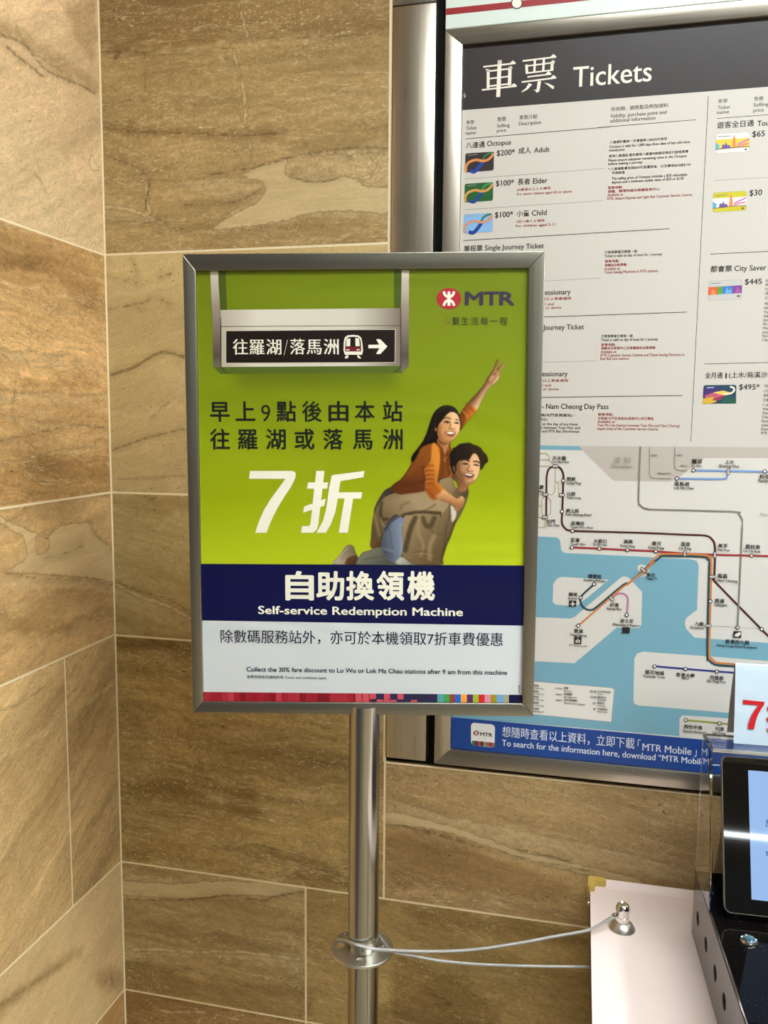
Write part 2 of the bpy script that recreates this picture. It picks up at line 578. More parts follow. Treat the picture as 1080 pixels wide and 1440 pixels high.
B, L = PB, PL
pale_back = [
    stroke(B, Z8([(468, 0), (485, 60), (500, 118)]), 4.0),
    stroke(B, Z8([(455, 160), (475, 240), (490, 300), (497, 435)]), 4.5),
    stroke(B, Z8([(503, 440), (514, 490), (513, 555)]), 4.0),
    blob(B, Z8([(385, 745), (440, 700), (520, 660), (560, 605), (470, 575), (540, 540), (625, 512), (630, 560), (720, 590), (830, 572), (890, 605), (960, 612), (960, 688), (820, 680), (700, 690), (600, 718), (470, 735)])),
    blob(B, Z8([(622, 545), (645, 512), (700, 502), (800, 506), (915, 518), (900, 558), (800, 574), (720, 584), (640, 572)]), -1),
    blob(B, Z8([(425, 572), (520, 578), (552, 604), (500, 648), (400, 660), (310, 652), (320, 600)]), -1),
    stroke(B, Z8([(700, 497), (820, 492), (950, 484)]), 5),
    stroke(B, Z8([(905, 510), (925, 540), (890, 572), (840, 585)]), 5),
    stroke(B, Z8([(40, 666), (120, 678), (185, 700)]), 6),
    stroke(B, Z8([(150, 585), (300, 582), (430, 570)]), 1.6),
    stroke(B, Z8([(172, 590), (176, 640), (185, 690)]), 5),
    stroke(B, Z6([(495, 1028), (600, 1080), (700, 1114), (800, 1166)]), 6.5),
    stroke(B, Z6([(640, 320), (700, 270), (715, 255)]), 3),
    stroke(B, Z6([(500, 580), (600, 578), (700, 572), (780, 565)]), 1.2),
    blob(B, Z7([(400, 655), (560, 664), (700, 655), (850, 658), (1000, 668), (1000, 688), (900, 706), (820, 702), (700, 708), (600, 712), (480, 706), (400, 698)])),
    stroke(B, Z7([(410, 885), (520, 880), (640, 890), (760, 888), (880, 900), (1000, 916)]), 6),
    stroke(B, Z7([(480, 1040), (540, 1085), (700, 1090), (820, 1127)]), 5),
    blob(B, [(543, 1142), (610, 1155), (680, 1178), (730, 1197), (800, 1212), (840, 1222), (900, 1236), (900, 1244), (830, 1232), (790, 1222), (725, 1204), (680, 1188), (610, 1166), (543, 1160)]),
    stroke(B, [(545, 1121), (640, 1149), (760, 1172), (900, 1204), (985, 1228)], 1.6),
    stroke(B, [(560, 1262), (640, 1268), (720, 1268), (800, 1292), (826, 1300)], 3),
    stroke(B, [(671, 1284), (700, 1325), (745, 1372), (805, 1425)], 1.4),
    stroke(B, [(672, 1375), (668, 1440)], 1.0),
    stroke(B, ZP([(535, 245), (535, 310), (500, 290), (460, 310), (430, 260)]), 2),
]
crack_back = [
    stroke(B, Z8([(38, 500), (100, 525), (165, 552), (185, 600), (172, 650), (182, 690), (240, 722)]), 2.4),
    stroke(B, Z8([(300, 662), (410, 662), (490, 640), (555, 605)]), 1.8),
    stroke(B, Z8([(380, 565), (470, 550), (575, 528), (650, 505), (760, 490), (820, 478), (960, 478)]), 2.4),
    stroke(B, Z8([(650, 575), (720, 590), (800, 575)]), 1.4),
    stroke(B, Z8([(40, 712), (120, 716), (200, 722)]), 1.5),
    stroke(B, Z8([(25, 168), (120, 165), (220, 178), (420, 160), (470, 128), (620, 122), (800, 118), (960, 108)]), 1.6),
    stroke(B, Z8([(30, 410), (130, 425), (300, 430), (480, 437), (590, 432)]), 2.0),
    stroke(B, Z8([(168, 170), (172, 240), (166, 360)]), 0.8),
    stroke(B, Z8([(75, 188), (88, 170)]), 5),
    stroke(B, Z5([(450, 1165), (520, 1182), (558, 1176), (580, 1205)]), 1.0),
    stroke(B, Z5([(556, 1090), (575, 1150), (578, 1200)]), 0.9),
    stroke(B, Z5([(460, 1306), (560, 1286), (600, 1280), (640, 1260), (690, 1266), (716, 1285)]), 1.6),
    stroke(B, Z5([(570, 1280), (598, 1318)]), 1.2),
    stroke(B, Z5([(675, 1168), (720, 1154)]), 2.2),
    stroke(B, Z6([(465, 142), (560, 112), (650, 58), (700, 46), (775, 66)]), 4.0),
    stroke(B, Z6([(478, 457), (560, 428), (650, 400), (775, 370)]), 2.2),
    stroke(B, Z6([(500, 1018), (610, 1060), (720, 1092), (800, 1146)]), 2.4),
    stroke(B, Z6([(610, 655), (640, 668), (660, 655)]), 1.6),
    stroke(B, Z7([(400, 714), (600, 718), (760, 702), (860, 720), (920, 702), (1000, 692)]), 2.2),
    stroke(B, Z7([(410, 930), (480, 925), (545, 958), (600, 945), (680, 965), (740, 1000)]), 1.6),
    stroke(B, ZP([(410, 512), (540, 540), (660, 570), (760, 595)]), 2.4),
    stroke(B, [(560, 1160), (650, 1185), (760, 1212), (830, 1225)], 1.8),
    stroke(B, [(728, 1195), (770, 1203), (800, 1212)], 3.0),
    stroke(B, [(606, 1398), (622, 1404), (634, 1412), (612, 1412)], 3.0),
]
pale_left = [
    blob(L, Z5([(386, 650), (404, 690), (418, 708), (414, 720), (378, 704)])),
    stroke(L, Z5([(150, 735), (178, 775)]), 3),
    stroke(L, Z5([(70, 110), (110, 190), (200, 260), (300, 320)]), 1.6),
    stroke(L, Z6([(0, 30), (60, 46), (130, 40), (210, 62), (300, 52)]), 2.0),
    stroke(L, Z6([(0, 200), (100, 215), (220, 210), (330, 230), (450, 215)]), 1.6),
    stroke(L, Z6([(0, 420), (40, 418), (70, 404)]), 2.5),
    stroke(L, Z6([(0, 512), (90, 500), (210, 470), (300, 452), (400, 445)]), 1.6),
    blob(L, Z6([(-60, 690), (0, 738), (60, 768), (140, 802), (195, 822), (255, 778), (330, 768), (375, 766), (400, 815), (484, 892), (488, 1008), (400, 1000), (250, 988), (110, 978), (25, 972), (100, 925), (112, 890), (100, 830), (40, 790), (-60, 730)])),
    blob(L, Z6([(148, 832), (178, 824), (205, 832), (205, 872), (165, 902), (152, 880)]), -1),
    stroke(L, Z7([(0, 95), (80, 60), (150, 10)]), 1.2),
]
crack_left = [
    stroke(L, Z5([(-20, 145), (60, 165), (110, 195), (140, 235), (200, 300), (260, 325), (340, 360), (400, 392)]), 3.0),
    stroke(L, Z5([(30, 200), (90, 250), (180, 320)]), 4.0),
    stroke(L, Z6([(80, 86), (64, 190), (58, 270), (72, 360)]), 0.9),
    stroke(L, Z6([(-20, 425), (70, 405), (200, 378), (290, 352), (350, 352), (460, 372)]), 1.6),
    stroke(L, Z6([(400, 360), (402, 440)]), 0.8),
    stroke(L, Z6([(25, 978), (180, 1002), (320, 1006), (485, 1028)]), 1.2),
    stroke(L, Z6([(190, 915), (250, 905), (350, 862)]), 1.0),
    stroke(L, Z6([(375, 766), (400, 815), (484, 892)]), 1.6),
    stroke(L, Z7([(0, 1066), (100, 1000), (200, 932)]), 2.0),
    stroke(L, Z7([(345, 990), (352, 980)]), 3.5),
    stroke(L, Z7([(366, 966), (372, 995)]), 3.0),
]

OPEN_X, OPEN_Z = 0.5290, 0.8975      # the steel panels stand in an opening right of / above these
FS = 0.0045
tiles_back = [
    (0, OPEN_X, 1.7957, 2.245, FS, (184, 157, 108), 0.25, 0.0),
    (0, OPEN_X, 1.3640, 1.7957, FS, (208, 183, 129), 0.80, 0.25),
    (0, OPEN_X, 1.0918, 1.3640, FS, (188, 166, 112), 0.55, -0.25),
    (0, OPEN_X, 0.6385, 1.0918, FS, (184, 158, 102), 0.10, -0.04),
    (0, 0.3800, 0.3700, 0.6385, FS, (184, 160, 110), 0.25, -0.05),
    (0.3800, 0.95, 0.3700, 0.6385, FS, (176, 150, 96), 0.35, -0.1),
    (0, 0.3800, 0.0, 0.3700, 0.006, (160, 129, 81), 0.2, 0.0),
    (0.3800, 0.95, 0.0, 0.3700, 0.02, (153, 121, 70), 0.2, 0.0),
    (OPEN_X, 1.12, 0.6385, OPEN_Z, FS, (182, 153, 106), 0.40, -0.14),
    (1.12, 1.80, 0.6385, OPEN_Z, 0.02, (164, 134, 85), 0.2, 0.0),
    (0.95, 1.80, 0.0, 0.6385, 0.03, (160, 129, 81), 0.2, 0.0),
    (0, OPEN_X, 2.245, 2.62, 0.03, (180, 147, 98), 0.2, 0.0),
    (0, OPEN_X, 2.62, CEIL_Z, 0.03, (184, 151, 102), 0.2, 0.0),
    (OPEN_X, 1.80, 2.62, CEIL_Z, 0.03, (184, 151, 102), 0.2, 0.0),
    (1.80, 4.2, 0.0, 1.5, 0.05, (175, 143, 93), 0.2, 0.0),
    (1.80, 4.2, 1.5, CEIL_Z, 0.05, (180, 147, 98), 0.2, 0.0),
]
mid_back = [
    blob(B, Z8([(300, 590), (440, 568), (580, 522), (780, 480), (970, 466), (970, 705), (760, 700), (600, 728), (440, 745), (375, 745), (480, 660), (400, 640)])),
    blob(B, Z6([(490, 1035), (600, 1080), (700, 1115), (810, 1172), (810, 1225), (700, 1200), (600, 1150), (490, 1110)])),
    blob(B, Z7([(398, 640), (560, 648), (700, 640), (900, 645), (1005, 655), (1005, 690), (900, 712), (700, 712), (560, 716), (398, 708)])),
    blob(B, Z7([(400, 870), (520, 872), (640, 880), (800, 885), (1005, 905), (1005, 935), (800, 915), (600, 905), (400, 900)])),
    blob(B, [(543, 1122), (620, 1146), (720, 1166), (820, 1188), (930, 1213), (1010, 1235), (1010, 1255), (940, 1240), (850, 1224), (780, 1217), (700, 1188), (640, 1172), (543, 1158)]),
    blob(B, Z8([(30, 640), (120, 660), (190, 690), (200, 720), (30, 712)])),
    stroke(B, Z7([(400, 152), (560, 150), (780, 166), (900, 150), (1080, 160)]), 3),
    stroke(B, Z7([(440, 330), (540, 308), (640, 330), (700, 380), (830, 392), (960, 372), (1080, 380)]), 4),
    stroke(B, Z6([(470, 300), (600, 310), (720, 270), (775, 200)]), 6),
    stroke(B, Z5([(455, 1240), (600, 1235), (730, 1215)]), 4),
]
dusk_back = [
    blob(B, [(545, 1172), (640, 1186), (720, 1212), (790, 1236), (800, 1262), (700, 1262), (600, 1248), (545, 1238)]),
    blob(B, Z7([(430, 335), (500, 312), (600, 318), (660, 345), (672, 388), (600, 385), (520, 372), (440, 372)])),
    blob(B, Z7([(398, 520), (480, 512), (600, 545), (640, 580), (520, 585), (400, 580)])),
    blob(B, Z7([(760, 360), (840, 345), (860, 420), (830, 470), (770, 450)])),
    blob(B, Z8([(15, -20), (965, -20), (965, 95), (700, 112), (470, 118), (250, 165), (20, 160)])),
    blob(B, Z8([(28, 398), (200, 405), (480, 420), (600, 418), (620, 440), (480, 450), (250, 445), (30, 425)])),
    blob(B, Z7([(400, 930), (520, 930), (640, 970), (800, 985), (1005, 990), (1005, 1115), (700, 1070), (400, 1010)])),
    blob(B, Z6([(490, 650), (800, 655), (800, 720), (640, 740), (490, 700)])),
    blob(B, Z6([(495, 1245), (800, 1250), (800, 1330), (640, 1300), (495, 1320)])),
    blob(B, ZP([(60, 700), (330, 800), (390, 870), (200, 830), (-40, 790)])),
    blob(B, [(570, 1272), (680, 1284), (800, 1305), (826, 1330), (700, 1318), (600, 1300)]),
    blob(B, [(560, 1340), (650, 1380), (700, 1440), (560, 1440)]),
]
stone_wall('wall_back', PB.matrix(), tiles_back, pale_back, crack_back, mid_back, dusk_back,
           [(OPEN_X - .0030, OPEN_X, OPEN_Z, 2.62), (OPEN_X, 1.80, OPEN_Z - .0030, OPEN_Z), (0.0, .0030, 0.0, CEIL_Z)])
tiles_left = [
    (-0.46, 0, 1.7950, 2.245, FS, (232, 200, 155), 0.45, 0.55),
    (-0.46, 0, 1.3640, 1.7950, FS, (215, 175, 119), 0.15, 0.0),
    (-0.46, 0, 1.0930, 1.3640, FS, (210, 173, 119), 0.35, 0.1),
    (-0.160, 0, 0.6390, 1.0930, FS, (208, 175, 121), 0.30, 0.50),
    (-0.46, -0.160, 0.6390, 1.0930, FS, (215, 181, 127), 0.35, 0.50),
    (-0.46, 0, 0.3700, 0.6390, FS, (217, 187, 136), 0.80, 0.4),
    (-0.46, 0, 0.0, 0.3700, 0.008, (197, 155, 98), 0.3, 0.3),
    (-0.46, 0, 2.245, CEIL_Z, 0.03, (223, 185, 134), 0.4, 0.2),
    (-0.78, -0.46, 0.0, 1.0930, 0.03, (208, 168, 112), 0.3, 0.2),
    (-0.78, -0.46, 1.0930, CEIL_Z, 0.03, (217, 177, 121), 0.3, 0.2),
]
mid_left = [
    blob(L, Z5([(-20, 480), (100, 520), (250, 640), (380, 860), (430, 1060), (300, 1010), (-20, 920)])),
    stroke(L, Z6([(-10, 60), (120, 75), (250, 95), (450, 90)]), 7),
    stroke(L, Z6([(-10, 250), (150, 235), (300, 250), (460, 240)]), 8),
    blob(L, Z6([(-60, 950), (30, 985), (250, 995), (480, 1020), (485, 1060), (300, 1040), (100, 1040), (-60, 1010)])),
    stroke(L, Z7([(0, 250), (120, 180), (260, 80), (380, 0)]), 10),
]
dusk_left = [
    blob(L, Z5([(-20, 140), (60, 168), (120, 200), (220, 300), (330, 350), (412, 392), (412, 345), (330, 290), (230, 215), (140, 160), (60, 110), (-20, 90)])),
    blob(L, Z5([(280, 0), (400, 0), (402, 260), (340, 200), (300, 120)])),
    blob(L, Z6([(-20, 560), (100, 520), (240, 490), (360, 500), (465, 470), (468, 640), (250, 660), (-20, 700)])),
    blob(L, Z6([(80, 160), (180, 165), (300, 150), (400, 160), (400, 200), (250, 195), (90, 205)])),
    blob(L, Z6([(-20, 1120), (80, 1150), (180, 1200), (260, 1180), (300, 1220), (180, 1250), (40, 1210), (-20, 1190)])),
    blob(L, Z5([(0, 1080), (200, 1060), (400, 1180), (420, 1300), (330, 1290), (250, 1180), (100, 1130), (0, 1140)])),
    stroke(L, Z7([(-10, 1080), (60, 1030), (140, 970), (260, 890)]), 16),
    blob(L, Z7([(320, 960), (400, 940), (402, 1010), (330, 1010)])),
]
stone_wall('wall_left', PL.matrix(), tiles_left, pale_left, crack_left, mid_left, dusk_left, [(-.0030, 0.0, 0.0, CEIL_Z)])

# dark void behind the panels, floor and ceiling
bm = bmesh.new()
box(bm, OPEN_X - 0.01, 1.81, 0.030, 0.045, OPEN_Z - 0.01, 2.63)
o = finish('trim_1', bm, M_BLACK_GAP); o['kind'] = 'structure'
t = NT('pale_terrazzo')
tc = t.add('TexCoord').outputs['Object']
vz = t.add('TexVoronoi'); vz.inputs['Scale'].default_value = 60; t.link(tc, vz.inputs['Vector'])
br = t.add('TexBrick'); br.inputs['Scale'].default_value = 1.0; br.offset = 0.0
br.inputs['Brick Width'].default_value = 0.6; br.inputs['Row Height'].default_value = 0.6; br.inputs['Mortar Size'].default_value = 0.004
br.inputs['Color1'].default_value = rgb(176, 160, 132); br.inputs['Color2'].default_value = rgb(168, 152, 124); br.inputs['Mortar'].default_value = rgb(110, 96, 76)
t.link(tc, br.inputs['Vector'])
M_FLOOR = t.set(color=t.mix(t.math('MULTIPLY', t.step(vz.outputs['Distance'], 0.5, 0.2), 0.15), br.outputs[0], rgb(120, 104, 80)), rough=0.3)
bm = bmesh.new(); box(bm, -0.02, 7.0, -9.5, 0.05, -0.06, 0.0)
o = finish('floor', bm, M_FLOOR); o['kind'] = 'structure'
bm = bmesh.new(); box(bm, -0.02, 7.0, -9.5, 0.05, CEIL_Z, CEIL_Z + 0.06)
o = finish('ceiling', bm, plain('ceiling_panels', rgb(196, 190, 176), 0.7)); o['kind'] = 'structure'

# ceiling lamps (the light of the hall)
M_LAMP_CASE = plain('lamp_housing', rgb(200, 198, 190), 0.5)
for i, (x0, x1, y0, y1, k) in enumerate(LAMPS):
    t = NT('lit_diffuser')
    M_GLOW = t.set(color=(0.9, 0.88, 0.82, 1), emit=LAMP_COL, power=LAMP_W * k)
    lamp = thing('ceiling_lamp', ['long lit ceiling lamp running away from the marble wall, farthest right', 'long lit ceiling lamp just above the notice board', 'long lit ceiling lamp farthest from the marble walls'][i],
                 'ceiling lamp', ((x0 + x1) / 2, (y0 + y1) / 2, CEIL_Z))
    bm = bmesh.new()
    box(bm, x0, x1, y0 - .02, y0, CEIL_Z - .06, CEIL_Z, .002)
    box(bm, x0, x1, y1, y1 + .02, CEIL_Z - .06, CEIL_Z, .002)
    box(bm, x0 - .02, x0, y0 - .02, y1 + .02, CEIL_Z - .06, CEIL_Z, .002)
    box(bm, x1, x1 + .02, y0 - .02, y1 + .02, CEIL_Z - .06, CEIL_Z, .002)
    finish('housing', bm, M_LAMP_CASE, lamp)
    bm = bmesh.new(); box(bm, x0, x1, y0, y1, CEIL_Z - .05, CEIL_Z - .04)
    finish('diffuser', bm, M_GLOW, lamp)


# ------------------------------------------------------------------ printing on flat sheets
_txt = {}


def text_raw(body):
    k = body
    if k not in _txt:
        cu = bpy.data.curves.new('lettering', 'FONT')
        cu.body = body; cu.size = 1.0; cu.resolution_u = 3
        o = bpy.data.objects.new('lettering', cu); COL.objects.link(o)
        dg = bpy.context.evaluated_depsgraph_get(); ev = o.evaluated_get(dg); me = ev.to_mesh()
        V = np.array([v.co[:2] for v in me.vertices]) if len(me.vertices) else np.zeros((0, 2))
        Fc = [tuple(p.vertices) for p in me.polygons]
        ev.to_mesh_clear(); bpy.data.objects.remove(o); bpy.data.curves.remove(cu)
        _txt[k] = (V, Fc)
    return _txt[k]


def is_cjk(s):
    return any(ord(c) > 0x2e80 for c in s)


LAYER = 0.00012


class Print:
    """collects flat ink shapes on a plane; coordinates are given where the photo shows them on that plane"""
    def __init__(self, plane, gloss='board'):
        self.p, self.gloss = plane, gloss
        self.bm = bmesh.new(); self.mats = []

    def mi(self, col):
        m = col if not isinstance(col, tuple) else ink(*col, self.gloss)
        if m not in self.mats:
            self.mats.append(m)
        return self.mats.index(m)

    def poly_l(self, pts, col, lv):
        mi = self.mi(col)
        vs = [self.bm.verts.new((p[0], p[1], lv * LAYER)) for p in pts]
        if len(vs) < 3:
            return
        a = sum(pts[i][0] * pts[(i + 1) % len(pts)][1] - pts[(i + 1) % len(pts)][0] * pts[i][1] for i in range(len(pts)))
        if a < 0:
            vs = vs[::-1]
        f = self.bm.faces.new(vs); f.material_index = mi
        if len(vs) > 4:
            f.normal_update()
            bmesh.ops.triangulate(self.bm, faces=[f])

    def poly(self, pts, col, lv, smooth=0):
        if smooth:
            pts = catmull(pts, True, smooth)
        self.poly_l([self.p.loc(*q) for q in pts], col, lv)

    def line(self, pts, w, col, lv, smooth=0, dash=None):
        if smooth:
            pts = catmull(pts, False, smooth)
        q = [np.array(self.p.loc(*p)) for p in pts]
        s = np.linalg.norm(np.array(self.p.loc(pts[0][0] + 1, pts[0][1])) - q[0])
        w = w * s / 2
        if dash:
            out = []
            for a, b in zip(q, q[1:]):
                n = max(1, int(np.linalg.norm(b - a) / (dash * s)))
                for k in range(0, n):
                    out.append((a + (b - a) * (k / n), a + (b - a) * ((k + .55) / n)))
            for a, b in out:
                self._strip([a, b], w, col, lv)
            return
        self._strip(q, w, col, lv)

    def _strip(self, q, w, col, lv):
        mi = self.mi(col)
        L_, R_ = [], []
        for i, p in enumerate(q):
            d0 = q[i] - q[i - 1] if i else q[1] - q[0]
            d1 = q[i + 1] - q[i] if i + 1 < len(q) else d0
            d0 = d0 / max(np.linalg.norm(d0), 1e-9); d1 = d1 / max(np.linalg.norm(d1), 1e-9)
            t = d0 + d1; t = t / max(np.linalg.norm(t), 1e-9)
            n = np.array([-t[1], t[0]])
            k = w / max(0.5, n @ np.array([-d0[1], d0[0]]))
            L_.append(self.bm.verts.new((*(p + n * k), lv * LAYER))); R_.append(self.bm.verts.new((*(p - n * k), lv * LAYER)))
        for i in range(len(q) - 1):
            f = self.bm.faces.new((R_[i], R_[i + 1], L_[i + 1], L_[i])); f.material_index = mi

    def disc(self, x, y, r, col, lv, ry=None, n=28):
        self.poly(circle_pts(x, y, r, n, ry), col, lv)

    def ring(self, x, y, r, lv, fill=(235, 232, 224), edge=(40, 34, 32), w=1.2):
        self.disc(x, y, r, edge, lv); self.disc(x, y, r - w, fill, lv + 1)

    def pill(self, x, y, dx, dy, r, lv, fill=(235, 232, 224), edge=(40, 34, 32), w=1.1):
        """interchange mark: a stadium from (x-dx, y-dy) to (x+dx, y+dy)"""
        for rr, c, l in ((r, edge, lv), (r - w, fill, lv + 1)):
            a = math.atan2(dy, dx); pts = []
            for k in range(13):
                th = a - PI / 2 + PI * k / 12; pts.append((x + dx + rr * math.cos(th), y + dy + rr * math.sin(th)))
            for k in range(13):
                th = a + PI / 2 + PI * k / 12; pts.append((x - dx + rr * math.cos(th), y - dy + rr * math.sin(th)))
            self.poly(pts, c, l)
        self.line([(x - dx, y - dy), (x + dx, y + dy)], 0.9, edge, lv + 2)

    def text(self, body, x0, x1, yb, col, lv, h=None, bold=0.0, slant=0.0):
        """x0..x1 along the baseline that starts at (x0, yb); h = height of capitals or of Chinese signs in photo pixels"""
        V, Fc = text_raw(body)
        if not len(V):
            return
        o = np.array(self.p.loc(x0, yb)); e = np.array(self.p.loc(x1, yb)); up = np.array(self.p.loc(x0, yb - 10))
        mn, mx = V[:, 0].min(), V[:, 0].max()
        sx = abs(e[0] - o[0]) / (mx - mn)
        sy = sx
        if h:
            hl = (up[1] - o[1]) / 10 * h
            sy = hl / (0.90 if is_cjk(body) else 0.73)
        b0 = -0.07 if is_cjk(body) else 0.0
        mi = self.mi(col)
        # heavier lettering: the same sign struck several times, a hair apart
        if bold <= 0:
            strikes = [(0, 0)]
        elif bold <= 0.016:
            strikes = [(-bold, 0), (bold, 0)]
        elif bold <= 0.0245:
            strikes = [(-bold, 0), (bold, 0), (0, -bold * .8), (0, bold * .8)]
        else:
            strikes = [(bold * math.cos(2 * PI * k / 8), bold * math.sin(2 * PI * k / 8)) for k in range(8)]
        for n_, (dx, dy) in enumerate(strikes):
            vs = [self.bm.verts.new((o[0] + (v[0] - mn + dx) * sx + slant * (v[1] - b0) * sy, o[1] + (v[1] - b0 + dy) * sy, (lv + .09 * n_) * LAYER)) for v in V]
            for f in Fc:
                try:
                    self.bm.faces.new([vs[i] for i in f]).material_index = mi
                except ValueError:
                    pass

    def spread(self, chars, centres, yb, h, col, lv, bold=0.0, w=None):
        for ch, cx in zip(chars, centres):
            ww = (w or h * 0.96) * (0.48 if ord(ch) < 128 else 1.0)
            self.text(ch, cx - ww / 2, cx + ww / 2, yb, col, lv, h * (1.0 if ord(ch) > 128 else 0.88), bold if ord(ch) > 128 else 0.0)

    def done(self, name, parent):
        return finish(name, self.bm, self.mats, parent, self.p.matrix())


def cr(pts, k):
    return k(pts)


# ------------------------------------------------------------------ steel pilaster between stone and notice board
pil = thing('steel_pilaster', 'upright brushed steel strip between the marble and the ticket notice board', 'metal strip', (0.568, 0.0, OPEN_Z))
bm = bmesh.new(); box(bm, 0.5325, 0.6035, -0.004, 0.024, 0.9065, 2.1655, 0.0018, 2)
finish('cover_plate', bm, M_STEEL_V, pil, smooth=True)
bm = bmesh.new(); box(bm, 0.5325, 0.6035, -0.004, 0.024, 2.1668, 2.62, 0.0018, 2)
finish('upper_cover_plate', bm, M_STEEL_V, pil, smooth=True)
bm = bmesh.new(); box(bm, 0.545, 0.592, 0.023, 0.031, 0.92, 2.6)
finish('mounting_rail', bm, M_BLACK_GAP, pil)

# ------------------------------------------------------------------ ticket notice board
FX0, FX1, FZ0, FZ1 = 0.6188, 1.7600, 0.9055, 2.1205      # outside of the frame
IX0, IX1, IZ0, IZ1 = 0.6470, 1.7320, 0.9345, 2.0962      # inside of the frame
board = thing('ticket_notice_board', 'steel framed notice board of tickets above a railway map, right of the poster stand', 'notice board', (1.19, 0.0, FZ0))


def rail(name, q, y0, y1, mat, parent, W=None, bev=0.0012):
    bm = bmesh.new()
    prism(bm, q, y0, y1, axis=1)
    bmesh.ops.recalc_face_normals(bm, faces=bm.faces[:])
    bmesh.ops.bevel(bm, geom=bm.edges[:], offset=bev, segments=2, affect='EDGES', profile=0.5)
    return finish(name, bm, mat, parent, W, smooth=True)


for q, m in (([(FX0, FZ1), (FX1, FZ1), (IX1, IZ1), (IX0, IZ1)], M_STEEL_H), ([(FX0, FZ0), (IX0, IZ0), (IX1, IZ0), (FX1, FZ0)], M_STEEL_H),
             ([(FX0, FZ0), (FX0, FZ1), (IX0, IZ1), (IX0, IZ0)], M_STEEL_V), ([(FX1, FZ0), (IX1, IZ0), (IX1, IZ1), (FX1, FZ1)], M_STEEL_V)):
    rail('frame_rail', q, -0.007, 0.022, m, board)
bm = bmesh.new(); box(bm, IX0 - 0.01, IX1 + 0.01, 0.0006, 0.0300, IZ0 - 0.01, IZ1 + 0.01)
finish('backing_panel', bm, plain('board_backing', rgb(120, 116, 108), 0.6), board)

WHITE_P = (202, 197, 187)
BLK, RED, GRY = (34, 30, 29), (142, 40, 40), (140, 134, 126)
R1, R2, R3, R4 = crop(640, 120, 4.909), crop(840, 120, 4.5), crop(740, 330, 4.5), crop(900, 330, 4.8)


def mapx(k, x0, x1, y):
    (a, b), (c, d) = k([(x0, y), (x1, y)])
    return a, c, b


class TicketPrint(Print):
    def poly_l(self, pts, col, lv):
        super().poly_l([(min(max(p[0], IX0 + .0003), IX1 - .0003), p[1]) for p in pts], col, lv)

    def t(self, k, body, x0, x1, y, col=BLK, h=None, bold=0.0):
        a, c, b = mapx(k, x0, x1, y)
        s = k([(0, 0), (1, 0)]); s = s[1][0] - s[0][0]
        self.text(body, a, c, b, col, 2, h * s if h else None, bold)


xl, xr = IX0 + 0.0005, IX1 - 0.0005
zm = 1.4575                                              # where the ticket sheet ends and the map sheet begins
sh = TicketPrint(PB)
sh.poly_l([(xl, zm), (xr, zm), (xr, IZ1 - .0005), (xl, IZ1 - .0005)], WHITE_P, 1)
BD = 0.010
for k, b, x0, x1, y, h in [
    (R1, '車票', 77, 132, 270, 26), (R1, 'Ticket', 75, 148, 308, 24), (R1, 'name', 74, 143, 342, 24), (R1, '售價', 292, 350, 250, 30), (R1, 'Selling', 290, 376, 292, 25), (R1, 'price', 288, 352, 325, 25),
    (R1, '車票介紹', 443, 566, 238, 30), (R1, 'Description', 440, 592, 278, 27),
    (R2, '有效期、銷售點及附加資料', 86, 448, 165, 26), (R2, 'Validity, purchase point and', 82, 436, 206, 25), (R2, 'additional information', 80, 366, 237, 25),
    (R2, '車票', 763, 823, 114, 25), (R2, 'Ticket', 760, 839, 153, 24), (R2, 'name', 757, 833, 183, 24), (R2, '售價', 992, 1049, 99, 26), (R2, 'Selling', 988, 1084, 136, 24), (R2, 'price', 987, 1053, 170, 24)]:
    sh.t(k, b, x0, x1, y, (50, 46, 44), h, 0.014)
for k, b, x0, x1, y, h in [
    (R1, '八達通', 75, 204, 437, 42), (R1, 'Octopus', 221, 385, 420, 36), (R1, '$200*', 287, 411, 487, 40), (R1, '成人', 437, 523, 474, 42), (R1, 'Adult', 545, 651, 466, 38),
    (R1, '$100*', 281, 405, 696, 40), (R1, '長者', 432, 517, 688, 42), (R1, 'Elder', 538, 637, 679, 38), (R1, '$100*', 275, 399, 914, 40), (R1, '小童', 425, 511, 908, 42), (R1, 'Child', 530, 631, 900, 38),
    (R1, '單程票', 62, 188, 1148, 40), (R1, 'Single Journey Ticket', 206, 612, 1139, 36),
    (R2, '遊客全日通', 757, 989, 274, 40), (R2, 'Tourist Day Pass', 1012, 1330, 259, 36), (R2, '$65', 980, 1058, 327, 38), (R2, '$30', 962, 1041, 699, 38),
    (R3, 'Concessionary', 26, 280, 384, 34), (R3, 'Single Journey Ticket', 1, 365, 605, 34), (R3, 'Concessionary', 8, 261, 897, 34), (R3, 'Tuen Mun', -100, 78, 1102, 34), (R3, '- Nam Cheong Day Pass', 99, 520, 1102, 34),
    (R4, '都會票', 474, 619, 254, 42), (R4, 'City Saver', 637, 851, 246, 38), (R4, '$445', 707, 821, 336, 38), (R4, '全月通', 438, 556, 970, 40), (R4, '1', 576, 584, 970, 38), (R4, '(上水/烏溪沙 - 東涌)', 600, 1010, 967, 40), (R4, '$495*', 668, 806, 1046, 38)]:
    sh.t(k, b, x0, x1, y, BLK, h, 0.018)
